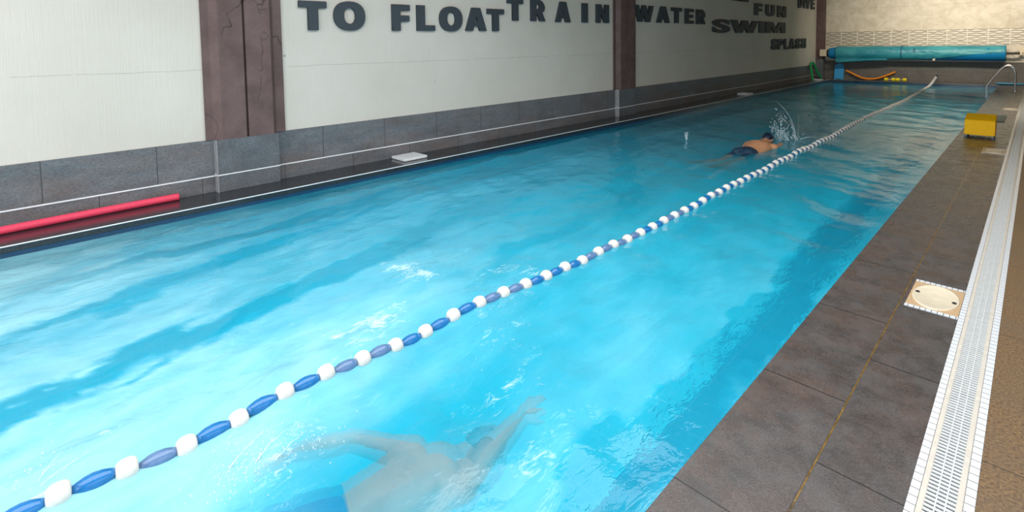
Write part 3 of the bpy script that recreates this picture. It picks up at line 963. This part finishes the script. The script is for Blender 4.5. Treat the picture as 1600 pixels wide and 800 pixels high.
near_J = dict(pelvis=(-1.86, 0.72, -0.30), neck=(-1.70, 1.235, -0.235), head=(-1.70, 1.45, -0.29),
              shoulder_l=(-1.885, 1.215, -0.225), shoulder_r=(-1.575, 1.22, -0.24),
              elbow_l=(-2.13, 1.05, -0.19), wrist_l=(-2.21, 0.82, -0.165), hand_l=(-2.24, 0.66, -0.165), palm_l=(0.2, 0, -1),
              elbow_r=(-1.64, 1.48, -0.215), wrist_r=(-1.685, 1.70, -0.215), hand_r=(-1.70, 1.85, -0.225), palm_r=(0, 0.1, -1),
              hip_l=(-1.96, 0.68, -0.31), hip_r=(-1.78, 0.66, -0.31), knee_l=(-2.04, 0.26, -0.36), knee_r=(-1.84, 0.25, -0.42),
              ankle_l=(-2.16, -0.13, -0.36), ankle_r=(-1.95, -0.14, -0.50), toe_l=(-2.20, -0.29, -0.38), toe_r=(-1.98, -0.29, -0.54))
swimmer('person', near_J, 'person swimming under the foamy water in the foreground, one arm stretched ahead', M['cap_grey'], M['trunks_blue'], 0.008)


# splashes
def splash(name, base, jets, clouds, label, seed=1, rad=0.006, drop=1.0):
    """jets: (start offset, control offset, tip offset, thickness); clouds: (centre offset, spread, number of drops)"""
    r = random.Random(seed)
    b = BM()
    B = Vector(base)
    for (st, ct, tp, th) in jets:
        st, ct, tp = Vector(st), Vector(ct), Vector(tp)
        pts, rd = [], []
        n = 16
        for k in range(n + 1):
            f = k / n
            p = st * (1 - f) ** 2 + ct * 2 * f * (1 - f) + tp * f * f
            j = Vector((mnoise.noise(Vector((f * 5, seed, st.x * 9))), mnoise.noise(Vector((f * 5, tp.y * 9, seed))), 0)) * 0.012 * f
            pts.append(B + p + j)
            rd.append(rad * th * (1 - 0.8 * f) * (0.55 + 0.8 * r.random()))
        tube(b, pts, rd, 6)
        for k in range(int(10 * th)):
            q = r.choice(pts[3:])
            bmesh.ops.create_icosphere(b, subdivisions=1, radius=drop * r.uniform(0.002, 0.005), matrix=Matrix.Translation(q + Vector((r.gauss(0, .02), r.gauss(0, .02), r.gauss(0, .025)))))
    for (c, sp, n) in clouds:
        for k in range(n):
            p = B + Vector(c) + Vector((r.gauss(0, sp[0]), r.gauss(0, sp[1]), r.gauss(0, sp[2])))
            p.z = max(p.z, B.z)
            bmesh.ops.create_icosphere(b, subdivisions=1, radius=drop * r.uniform(0.0025, 0.0085), matrix=Matrix.Translation(p) @ Matrix.Diagonal((1, 1, r.uniform(1, 2.4), 1)))
    o = link(name, b, M['splash'], None, True)
    return tag(o, label, 'splash', None, 'stuff')


splash('water_splash', (-2.98, 9.45, ZW),
       [((0.10, 0.22, 0.0), (0.08, 0.20, 0.40), (-0.16, 0.02, 0.66), 1.3), ((0.10, 0.22, 0.0), (0.06, 0.2, 0.18), (0.03, 0.15, 0.32), 2.0), ((-0.10, 0.1, 0.0), (-0.12, 0.1, 0.4), (-0.10, 0.06, 0.50), 0.7),
        ((-0.02, 0.12, 0.28), (-0.05, 0.1, 0.36), (-0.13, 0.05, 0.40), 0.7), ((0.02, 0.05, 0.0), (-0.10, 0.0, 0.16), (-0.22, -0.1, 0.26), 1.0), ((0.04, 0.08, 0.0), (-0.08, 0.04, 0.10), (-0.17, -0.02, 0.18), 1.2),
        ((0.10, 0.3, 0.0), (0.12, 0.32, 0.3), (0.10, 0.32, 0.44), 0.45), ((0.15, 0.3, 0.0), (0.28, 0.42, 0.07), (0.42, 0.5, 0.01), 1.0)],
       [((-0.06, 0.02, 0.09), (0.07, 0.07, 0.07), 210), ((-0.13, 0.0, 0.2), (0.07, 0.07, 0.09), 90), ((0.05, 0.2, 0.04), (0.1, 0.1, 0.04), 90), ((-0.1, 0.05, 0.36), (0.06, 0.06, 0.09), 45)],
       'spray of water thrown up ahead of the swimmer beyond the lane rope', 3)
splash('water_splash', (-4.27, 8.45, ZW), [((0, 0, 0), (0.01, 0.02, 0.08), (0.02, 0.03, 0.13), 2.0), ((0.01, 0, 0), (0.0, 0.0, 0.06), (-0.01, 0.0, 0.11), 2.0)],
       [((0.005, 0.01, 0.06), (0.012, 0.012, 0.035), 60)], 'small lone spurt of water left of the far swimmer', 8)
splash('water_splash', (-2.64, 0.02, ZW), [((0, 0, 0), (-0.03, 0.05, 0.04), (-0.06, 0.16, 0.05), 0.9), ((0.02, -0.05, 0), (0.0, 0.02, 0.05), (-0.02, 0.12, 0.07), 0.8), ((-0.04, -0.05, 0), (-0.08, 0.0, 0.03), (-0.13, 0.06, 0.03), 0.8), ((0.0, -0.03, 0), (-0.05, 0.02, 0.06), (-0.09, 0.08, 0.08), 0.7)],
       [((-0.04, 0.02, 0.012), (0.07, 0.08, 0.015), 300)], 'white spray washing over the near end of the lane rope', 12, 0.004, 0.4)
splash('water_splash', (-2.20, 0.66, ZW), [((0, 0, 0), (-0.02, 0.06, 0.05), (-0.02, 0.14, 0.06), 0.8), ((0.05, 0.05, 0), (0.06, 0.12, 0.06), (0.05, 0.2, 0.06), 0.8), ((-0.05, -0.08, 0), (-0.06, -0.02, 0.05), (-0.08, 0.06, 0.06), 0.8)],
       [((0.0, 0.03, 0.012), (0.08, 0.13, 0.016), 450)], 'white spray over the left hand of the swimmer in the foreground', 14, 0.004, 0.4)

# ------------------------------------------------------------------ wall letters


def _ell(cx, cy, rx, ry, n=32):
    return [(cx + rx * math.copysign(abs(math.cos(2 * PI * k / n)) ** 0.88, math.cos(2 * PI * k / n)), cy + ry * math.copysign(abs(math.sin(2 * PI * k / n)) ** 0.88, math.sin(2 * PI * k / n))) for k in range(n)]


GLYPH = {   # outlines in the unit square
    'T': [[(0, 1), (0, .77), (.32, .77), (.32, 0), (.68, 0), (.68, .77), (1, .77), (1, 1)]],
    'F': [[(0, 1), (0, 0), (.45, 0), (.45, .36), (.96, .36), (.96, .59), (.45, .59), (.45, .77), (1, .77), (1, 1)]],
    'L': [[(0, 1), (0, 0), (1, 0), (1, .22), (.43, .22), (.43, 1)]],
    'E': [[(0, 1), (0, 0), (1, 0), (1, .21), (.42, .21), (.42, .40), (.92, .40), (.92, .60), (.42, .60), (.42, .79), (1, .79), (1, 1)]],
    'I': [[(0, 0), (1, 0), (1, 1), (0, 1)]],
    'H': [[(0, 0), (.33, 0), (.33, .40), (.67, .40), (.67, 0), (1, 0), (1, 1), (.67, 1), (.67, .61), (.33, .61), (.33, 1), (0, 1)]],
    'A': [[(0, 0), (.33, 0), (.39, .20), (.61, .20), (.67, 0), (1, 0), (.69, 1), (.31, 1)], [(.44, .38), (.56, .38), (.5, .66)]],
    'N': [[(0, 0), (.33, 0), (.33, .52), (.64, 0), (1, 0), (1, 1), (.67, 1), (.67, .48), (.36, 1), (0, 1)]],
    'M': [[(0, 0), (.24, 0), (.24, .60), (.40, 0), (.60, 0), (.76, .60), (.76, 0), (1, 0), (1, 1), (.66, 1), (.5, .42), (.34, 1), (0, 1)]],
    'W': [[(0, 1), (.19, 0), (.42, 0), (.5, .48), (.58, 0), (.81, 0), (1, 1), (.78, 1), (.69, .42), (.60, 1), (.40, 1), (.31, .42), (.22, 1)]],
    'V': [[(0, 1), (.32, 0), (.68, 0), (1, 1), (.64, 1), (.5, .38), (.36, 1)]],
    'O': [_ell(.5, .5, .5, .5), _ell(.5, .5, .19, .27, 24)],
    'U': [[(0, 1), (0, .34)] + [(.5 - .5 * math.cos(PI * k / 12), .34 - .34 * math.sin(PI * k / 12)) for k in range(1, 12)] + [(1, .34), (1, 1), (.66, 1), (.66, .36)]
          + [(.5 + .16 * math.cos(PI * k / 8), .36 - .14 * math.sin(PI * k / 8)) for k in range(1, 8)] + [(.34, .36), (.34, 1)]],
    'D': [[(0, 0), (.45, 0)] + [(.45 + .55 * math.sin(PI * k / 12), .5 - .5 * math.cos(PI * k / 12)) for k in range(1, 12)] + [(.45, 1), (0, 1)],
          [(.37, .22), (.45, .22)] + [(.45 + .2 * math.sin(PI * k / 8), .5 - .28 * math.cos(PI * k / 8)) for k in range(1, 8)] + [(.45, .78), (.37, .78)]],
    'P': [[(0, 0), (.38, 0), (.38, .33), (.55, .33)] + [(.55 + .45 * math.sin(PI * k / 12), .665 - .335 * math.cos(PI * k / 12)) for k in range(1, 12)] + [(.55, 1), (0, 1)],
          [(.38, .53), (.50, .53)] + [(.50 + .13 * math.sin(PI * k / 8), .665 - .135 * math.cos(PI * k / 8)) for k in range(1, 8)] + [(.50, .80), (.38, .80)]],
    'R': [[(0, 0), (.36, 0), (.36, .36), (.42, .36), (.62, 0), (1, 0), (.76, .42)] + [(.60 + .36 * math.sin(PI * k / 12 + .45), .70 - .30 * math.cos(PI * k / 12 + .2)) for k in range(1, 11)] + [(.58, 1), (0, 1)],
          [(.36, .56), (.48, .56)] + [(.48 + .13 * math.sin(PI * k / 8), .675 - .115 * math.cos(PI * k / 8)) for k in range(1, 8)] + [(.48, .79), (.36, .79)]],
}


def glyph_mesh(ch, off):
    if ch in GLYPH:
        cu = bpy.data.curves.new('g', 'CURVE'); cu.dimensions = '2D'; cu.fill_mode = 'BOTH'; cu.extrude = 0.5
        for loop in GLYPH[ch]:
            sp = cu.splines.new('POLY'); sp.points.add(len(loop) - 1); sp.use_cyclic_u = True
            for p, (u, v) in zip(sp.points, loop): p.co = (u, v, 0, 1)
    else:
        cu = bpy.data.curves.new('g', 'FONT'); cu.body = ch; cu.size = 1.0; cu.offset = off; cu.resolution_u = 6
        cu.fill_mode = 'BOTH'; cu.extrude = 0.5
    o = bpy.data.objects.new('g', cu); COL.objects.link(o)
    bpy.context.view_layer.update()
    me = bpy.data.meshes.new_from_object(o.evaluated_get(bpy.context.evaluated_depsgraph_get()))
    bpy.data.objects.remove(o); bpy.data.curves.remove(cu)
    n = len(me.vertices); a = np.empty(n * 3); me.vertices.foreach_get('co', a); a = a.reshape(-1, 3)
    a = (a - a.min(0)) / (a.max(0) - a.min(0))
    return me, a


def unproj_x(px, py, X):
    d = _F + (px - PPX) / FPX * _R - (py - PPY) / FPX * _U
    d = d * (X / d.x)
    return d.y, d.z + CAM_H


WORDS = {
    'TO': [('T', 468, 511, 1.4, 47), ('O', 522.5, 571, 2, 47.7)],
    'FLOAT': [('F', 613.7, 641, 7, 48), ('L', 652.5, 680, 8.5, 48), ('O', 688, 723, 10, 49), ('A', 728.5, 760.5, 12, 48), ('T', 762.5, 788, 14, 48.5)],
    'TRAIN': [('T', 794, 818, -2.5, 32), ('R', 830.5, 852.5, -0.5, 32.8), ('A', 869, 892, 2.6, 34.4), ('I', 910.6, 919, 5, 35), ('N', 932.6, 952, 7, 35.6)],
    'WATER': [('W', 992, 1021.7, 8.2, 34), ('A', 1027, 1047, 10, 35.5), ('T', 1050, 1066, 12, 36), ('E', 1071.4, 1084.5, 13.6, 36.8), ('R', 1089, 1103, 15, 37.7)],
    'SWIM': [('S', 1114, 1141.6, 29.7, 51.4), ('W', 1142, 1185, 31.8, 51.3), ('I', 1187, 1195.6, 33.3, 51.3), ('M', 1197.4, 1227.7, 34.6, 51.5)],
    'FUN': [('F', 1180, 1192, 5.5, 24), ('U', 1197.4, 1211, 7.3, 25.5), ('N', 1215.8, 1228.9, 9.3, 27)],
    'SPLASH': [('S', 1206.3, 1215.2, 60.6, 77.8), ('P', 1216.2, 1224, 60.8, 77.2), ('L', 1225.9, 1233, 60.6, 77), ('A', 1233.6, 1242.5, 60.3, 76.2), ('S', 1243.7, 1251.4, 60, 75.8), ('H', 1253.2, 1259.7, 60, 75)],
    'DIVE': [('D', 1248.2, 1254.4, -4, 12.5), ('I', 1256.5, 1258.6, -3.6, 13), ('V', 1259.7, 1266.3, -3.3, 13.7), ('E', 1268, 1273.4, -3, 14.5)],
    '': [('L', 1142, 1154, -22, 0.6), ('E', 1155.5, 1170, -21, 2.4)],
}
ORD = ['first', 'second']
DEPTH = 0.045
for word, items in WORDS.items():
    seen = {}
    for (ch, xl, xr, yt, yb) in items:
        seen[ch] = seen.get(ch, 0) + 1
        heavy = 0.055 if ch in 'TFLIEH' else (0.045 if ch in 'ONUVDS' else 0.035)
        me, a = glyph_mesh(ch, heavy)
        X = XW + DEPTH
        xm, ym = (xl + xr) / 2, (yt + yb) / 2
        y0, _ = unproj_x(xl, ym, X); y1, _ = unproj_x(xr, ym, X)
        _, z0 = unproj_x(xm, yb, X); _, z1 = unproj_x(xm, yt, X)
        co = np.stack([XW + 0.002 + a[:, 2] * (DEPTH - 0.002), y0 + a[:, 0] * (y1 - y0), z0 + a[:, 1] * (z1 - z0)], 1)
        me.vertices.foreach_set('co', co.ravel()); me.update()
        me.materials.clear(); me.materials.append(M['letter'])
        o = bpy.data.objects.new('wall_letter', me); COL.objects.link(o)
        rebase(o)
        rep = sum(1 for q in items if q[0] == ch) > 1
        if word:
            lab = 'dark grey raised letter %s in the word %s on the left wall' % (ch, word)
            if rep: lab = 'dark grey raised %s letter %s of the word %s on the left wall' % (ORD[seen[ch] - 1], ch, word)
            tag(o, lab, 'letter', 'letters of the word ' + word)
        else:
            tag(o, 'dark grey raised letter cut off by the top edge above SWIM, %s of two' % ('left' if ch == 'L' else 'right'), 'letter', 'cut-off letters above SWIM')

# ------------------------------------------------------------------ gutter grates
SEC = 0.479
b = BM()
x0, x1 = -0.245, -0.130
yl = SEC - 0.001
for (xa, xb) in ((x0, x0 + 0.017), (x1 - 0.017, x1)):
    pass
slots = [(x0 + 0.019, x0 + 0.044), (x0 + 0.048, x0 + 0.070), (x0 + 0.074, x1 - 0.019)]
for xa in (x0 + 0.044, x0 + 0.070):
    box(b, xa, xa + 0.004, 0.0, yl, -0.012, 0.001)
npitch = 22
for k in range(npitch):
    ya = 0.005 + k * yl / npitch
    box(b, x0 + 0.017, x1 - 0.017, ya, ya + 0.0115, -0.004, 0.0005)
slat_bm = b
fr = BM(); box(fr, x0, x0 + 0.018, 0, yl, -0.02, 0.002, 0.002, 1); box(fr, x1 - 0.018, x1, 0, yl, -0.02, 0.002, 0.002, 1)
for xx in (x0 + 0.009, x1 - 0.009):
    tube(fr, [(xx, 0.03, 0.001), (xx, 0.03, 0.004)], 0.003, 8, 'flat')
ystart = 2.527 - 2 * SEC
g0 = empty('gutter_grate', (0, ystart, 0), 'white slotted plastic grate section in the gutter between white mosaic strips', 'grate', 'gutter grate sections')
s0_ = link('slat_panel', slat_bm, M['grate'], g0, False, True)
f0_ = link('edge_frame', fr, M['grate_frame'], g0, False, True)
k = 1
while ystart + (k + 1) * SEC < YD:
    g = g0.copy(); COL.objects.link(g); g.location = (0, ystart + k * SEC, 0)
    for src in (s0_, f0_):
        c = src.copy(); COL.objects.link(c); c.parent = g
    k += 1

# skimmer covers set into the deck
for i, (ya, yb, lab) in enumerate(((3.80, 4.27, 'ivory round skimmer lid in a square frame on the deck, nearest to the camera'),
                                   (9.68, 10.12, 'ivory skimmer lid just in front of the yellow block'),
                                   (15.70, 16.18, 'ivory skimmer lid behind the yellow block, near the ladder'))):
    xa, xb = -0.520, -0.274
    r = empty('skimmer_cover', ((xa + xb) / 2, (ya + yb) / 2, 0), lab, 'skimmer cover', 'skimmer covers in the deck')
    cx, cy = r.location.x, r.location.y
    fb = BM(); box(fb, xa, xb, ya + 0.032, yb - 0.032, -0.02, 0.003, 0.001, 1)
    link('square_frame', fb, M['tan_plastic'], r)
    bb_ = BM(); box(bb_, xa, xb, ya, ya + 0.032, -0.02, 0.0035); box(bb_, xa, xb, yb - 0.032, yb, -0.02, 0.0035)
    link('mosaic_border', bb_, M['strip_x'], r)
    lb = BM()
    rx, ry = (xb - xa) / 2 - 0.010, (yb - ya) / 2 - 0.042
    prof = [(1.0, 0.003), (0.99, 0.008), (0.93, 0.0085), (0.90, 0.005), (0.80, 0.006), (0.78, 0.0045), (0.45, 0.006), (0.42, 0.0045), (0.2, 0.005)]
    rings = [[lb.verts.new((cx + rx * q * math.cos(2 * PI * j / 40), cy + ry * q * math.sin(2 * PI * j / 40), z)) for j in range(40)] for q, z in prof]
    for A, B in zip(rings, rings[1:]):
        for j in range(40): lb.faces.new((A[j], A[(j + 1) % 40], B[(j + 1) % 40], B[j]))
    lb.faces.new(rings[-1])
    lid = link('round_lid', lb, M['ivory'], r, True)
    for sx in (-1, 1):
        hb = BM(); ellipsoid(hb, (cx + sx * rx * 0.80, cy + sx * -0.02, 0.0075), (0.012, 0.016, 0.002), None, 12)
        link('finger_hole', hb, M['black'], lid)

# ------------------------------------------------------------------ things on the left ledge
b = BM(); tube(b, spline([(-6.33, -0.9, 0.036), (-6.335, -0.1, 0.036), (-6.36, 0.5, 0.036), (-6.372, 1.0, 0.036), (-6.372, 1.29, 0.036)], 40), 0.036, 20, 'flat')
tag(rebase(link('pool_noodle', b, M['red_foam'], None, True)), 'long red foam noodle lying on the dark ledge by the left wall', 'pool noodle')


def skimmer_box(x, y, lab, rz=0.0):
    r = empty('ledge_cover', (x, y, 0), lab, 'skimmer lid', 'white skimmer lids on the left ledge')
    bm = BM(); box(bm, -0.165, 0.165, -0.19, 0.19, 0.006, 0.038, 0.004)
    link('lid', bm, M['white_plastic'], r, False, True)
    bm = BM(); box(bm, -0.15, 0.15, -0.175, 0.175, 0.0, 0.008)
    link('base_rim', bm, M['white_plastic'], r, False, True)
    r.rotation_euler.z = rz
    return r


skimmer_box(-6.26, 4.10, 'white square lid on the left ledge between the two columns', 0.0)
skimmer_box(-6.17, 15.95, 'white square lid on the left ledge past the second column')
skimmer_box(-6.17, 23.2, 'white square lid inside the green noodle loop in the far corner')

pts = spline([(-6.16, 22.55, 0.035), (-6.30, 22.9, 0.34), (-6.38, 23.05, 0.60), (-6.40, 23.30, 0.70), (-6.385, 23.5, 0.62), (-6.32, 23.72, 0.33), (-6.23, 23.93, 0.036)], 40)
b = BM(); tube(b, pts, 0.038, 16, 'flat')
tag(rebase(link('pool_noodle', b, M['green_foam'], None, True)), 'green foam noodle bent into an upright arch in the far left corner', 'pool noodle')

# ------------------------------------------------------------------ things on the far ledge
b = BM()
prof = []
for k in range(25):
    a = PI * k / 24
    prof.append((-5.657 + 0.163 * math.cos(a), 0.455 + 0.195 * math.sin(a)))
outline = [(-5.485, 0.0), (-5.494, 0.12)] + prof + [(-5.820, 0.12), (-5.826, 0.0), (-5.74, 0.0), (-5.657, 0.012), (-5.57, 0.0)]
prism(b, outline, -0.018, 0.018, (0, 2, 1))
bmesh.ops.rotate(b, verts=b.verts, cent=(0, 0, 0), matrix=Matrix.Rotation(math.radians(-9), 3, 'X'))
bmesh.ops.translate(b, verts=b.verts, vec=(0, 24.17, 0.004))
tag(rebase(link('kickboard', b, M['blue_foam'])), 'blue kickboard with a rounded top standing against the far wall', 'kickboard')

b = BM(); tube(b, spline([(-5.41, 24.2, 0.36), (-5.23, 24.2, 0.265), (-4.905, 24.2, 0.10), (-4.65, 24.2, 0.045), (-4.38, 24.2, 0.078), (-4.07, 24.2, 0.20), (-3.80, 24.2, 0.35)], 50), 0.036, 16, 'flat')
tag(rebase(link('pool_noodle', b, M['orange_foam'], None, True)), 'orange foam noodle sagging like a smile on the far ledge', 'pool noodle')

for xa, xb, lab in ((-4.05, -3.82, 'yellow foam dumbbell on the far ledge, next to the orange noodle'), (-3.69, -3.48, 'yellow foam dumbbell on the far ledge, to the right of its pair')):
    r = empty('foam_dumbbell', ((xa + xb) / 2, 24.05, 0), lab, 'dumbbell', 'yellow dumbbells on the far ledge')
    for x in (xa, xb):
        hb = BM()
        oct_ = [(24.05 + 0.066 * math.cos(PI / 8 + k * PI / 4), 0.062 + 0.066 * math.sin(PI / 8 + k * PI / 4)) for k in range(8)]
        prism(hb, oct_, x - 0.056, x + 0.056, (1, 2, 0))
        link('foam_head', hb, M['yellow_foam'], r)
    hb = BM(); tube(hb, [(xa + 0.056, 24.05, 0.062), (xb - 0.056, 24.05, 0.062)], 0.012, 10)
    link('grip_bar', hb, M['cream_box'], r, True)

b = BM(); tube(b, [(-0.98, 24.14, 0.036), (-0.75, 24.13, 0.036), (-0.30, 24.12, 0.036)], 0.035, 14, 'flat')
tag(rebase(link('foam_tube', b, M['pale_blue_foam'], None, True)), 'short pale blue foam tube on the ground behind the ladder', 'foam tube')

# rolled pool cover on its axle above the far ledge
RX0, RX1, RC = -5.985, -0.765, (24.055, 1.06)
roll = empty('pool_cover_roller', (-3.4, RC[0], RC[1]), 'rolled teal and blue pool cover on a wall axle over the far end', 'pool cover')
b = BM(); tube(b, [(-6.06, RC[0], RC[1]), (-0.40, RC[0], RC[1])], 0.042, 16, 'flat'); link('axle', b, M['grey_steel'], roll, True)


def skin_sheet(bm, u0, u1, n, radius, ang0, ang1, na, hang=None, wr=0.0, seed=0):
    rows = []
    for i in range(n + 1):
        x = u0 + (u1 - u0) * i / n
        col = []
        zend = hang(x) if hang else None
        a1 = ang1
        pts = []
        for j in range(na + 1):
            a = ang0 + (a1 - ang0) * j / na
            rr = radius + wr * mnoise.noise(Vector((x * 2.2 + a * 0.9, a * 1.6 - x, seed))) + wr * 0.5 * mnoise.noise(Vector((x * 7 + 3 * a, a * 3, seed + 5)))
            y, z = RC[0] - rr * math.cos(a), RC[1] + rr * math.sin(a)
            if hang is not None and z < max(zend, RC[1]) and a < 0.0001:
                pass
            pts.append((y, z))
        col = [bm.verts.new((x, y, z)) for y, z in pts]
        if hang is not None:
            # continue straight down from the front tangent point to the free edge
            steps = 10
            y, z = pts[-1]
            for q in range(1, steps + 1):
                f = q / steps
                zz = z + (zend - z) * f
                if zend >= RC[1] - radius * 0.98:
                    dz = min(max((zz - RC[1]) / radius, -1), 1)
                    yy = RC[0] - (radius) * math.sqrt(max(0.0, 1 - dz * dz)) if zz < RC[1] else y
                else:
                    dz = min(max((zz - RC[1]) / radius, -0.75), 1)
                    yy = RC[0] - radius * math.sqrt(max(0.0, 1 - dz * dz))
                yy -= 0.004 + wr * 0.8 * mnoise.noise(Vector((x * 3, zz * 4, seed + 2)))
                col.append(bm.verts.new((x, yy, zz)))
        rows.append(col)
    for A, B in zip(rows, rows[1:]):
        for j in range(len(A) - 1):
            bm.faces.new((A[j], A[j + 1], B[j + 1], B[j]))
    return bm


b = BM()
seg = 36
prof = [(RX0, 0.06), (RX0, 0.17), (RX0 + 0.015, 0.20), (RX0 + 0.10, 0.226), (-5.6, 0.236), (-4.5, 0.240), (-3.0, 0.243), (-1.5, 0.262), (RX1 - 0.02, 0.268), (RX1, 0.262), (RX1, 0.06)]
rings = [[b.verts.new((x, RC[0] + r_ * math.cos(2 * PI * k / seg), RC[1] + r_ * math.sin(2 * PI * k / seg))) for k in range(seg)] for x, r_ in prof]
for A, B in zip(rings, rings[1:]):
    for k in range(seg): b.faces.new((A[k], A[(k + 1) % seg], B[(k + 1) % seg], B[k]))
b.faces.new(rings[0]); b.faces.new(list(reversed(rings[-1])))
link('rolled_sheet', b, M['cover_blue'], roll, True)


def free_edge(x):
    P_ = [(-5.73, 0.70), (-5.64, 0.68), (-5.2, 0.725), (-4.6, 0.775), (-3.9, 0.81), (-3.5, 0.825), (-3.0, 0.84), (-2.6, 0.86), (-2.2, 0.92), (-1.6, 1.02), (-1.1, 1.07), (RX1, 1.09)]
    return float(np.interp(x, [p[0] for p in P_], [p[1] for p in P_]))


b = BM(); skin_sheet(b, -5.72, RX1 - 0.005, 150, 0.262, PI * 0.95, 0.0, 26, free_edge, 0.013, 4)
cl = link('outer_cloth', b, M['cloth'], roll, True)
md = cl.modifiers.new('s', 'SOLIDIFY'); md.thickness = 0.006; md.offset = 1
b = BM()
for x, wd, lo in ((-3.585, 0.045, 0.84),):
    skin_sheet(b, x - wd / 2, x + wd / 2, 2, 0.279, PI * 0.9, 0.0, 20, lambda q: 0.845, 0.0, 1)
link('strap', b, M['strap_blue'], roll, True)
b = BM(); skin_sheet(b, -3.23, -3.17, 2, 0.279, 0.75, 0.15, 8, None, 0.0, 1); link('strap', b, M['strap_blue'], roll, True)
b = BM(); box(b, -2.66, -2.59, RC[0] - 0.262, RC[0] - 0.235, 0.80, 0.87, 0.006); link('clip', b, M['cream_box'], roll)
b = BM(); tube(b, [(-6.045, RC[0], RC[1]), (-5.985, RC[0], RC[1])], 0.15, 24, 'flat'); link('end_collar', b, M['black'], roll, True)
b = BM(); box(b, -6.285, -6.045, 23.86, 23.975, 0.935, 1.21, 0.012); link('drive_box', b, M['cream_box'], roll)
b = BM(); box(b, -0.46, -0.28, YU - 0.11, YU - 0.004, 0.95, 1.22, 0.01); box(b, -0.43, -0.37, RC[0] - 0.06, YU - 0.08, 1.0, 1.12, 0.008); link('end_bracket', b, M['cream_box'], roll)
b = BM()
pts = [(-0.50, RC[0] + 0.13 * math.cos(2 * PI * k / 24) - 0.03, 1.00 + 0.13 * math.sin(2 * PI * k / 24)) for k in range(25)]
tube(b, [(-0.50 + 0.10 * math.cos(2 * PI * k / 24), RC[0] - 0.05, 1.02 + 0.10 * math.sin(2 * PI * k / 24)) for k in range(25)], 0.007, 8)
link('crank_ring', b, M['grey_steel'], roll, True)

# ------------------------------------------------------------------ things on the right deck
blk = empty('yellow_block', (-0.62, 11.25, 0), 'yellow plastic block with slanted top and small feet at the pool edge', 'block')
prof = [(11.055, 0.045), (11.075, 0.272), (11.10, 0.285), (11.44, 0.352), (11.47, 0.345), (11.50, 0.045)]
b = BM(); prism(b, prof, -0.805, -0.440, (1, 2, 0))
bmesh.ops.bevel(b, geom=b.edges[:], offset=0.008, segments=2, affect='EDGES')
link('body', b, M['yellow_plastic'], blk)
for fx in (-0.785, -0.465):
    for fy in (11.085, 11.46):
        b = BM(); tube(b, [(fx, fy, 0.0), (fx, fy, 0.05)], 0.016, 12, 'flat'); link('foot', b, M['grey_foot'], blk, True)
b = BM(); box(b, -0.62, -0.41, 13.40, 14.5, 0.001, 0.014, 0.004)
tag(rebase(link('rubber_mat', b, M['dark_mat'])), 'grey green rubber mat lying on the deck behind the yellow block', 'mat')

lad = empty('pool_ladder', (-0.80, 21.8, 0), 'steel pool ladder with arched handrails at the far right pool corner', 'ladder')
for yy in (21.5, 22.02):
    ctrl = [(-1.085, yy, -0.9), (-1.085, yy, -0.30), (-1.09, yy, 0.04), (-1.075, yy, 0.12), (-0.95, yy, 0.36), (-0.80, yy, 0.615), (-0.70, yy, 0.72), (-0.61, yy, 0.745), (-0.52, yy, 0.69), (-0.475, yy, 0.57), (-0.462, yy, 0.35), (-0.457, yy, 0.0)]
    b = BM(); tube(b, spline(ctrl, 70), 0.020, 14, 'flat'); rl = link('handrail', b, M['steel'], lad, True)
    b = BM(); tube(b, [(-0.457, yy, 0.0), (-0.457, yy, 0.018)], 0.045, 18, 'flat'); link('foot_flange', b, M['steel'], rl)
for zz in (-0.22, -0.47, -0.72):
    b = BM(); box(b, -1.13, -1.045, 21.5, 22.02, zz - 0.012, zz + 0.012, 0.004); link('step', b, M['steel'], lad)
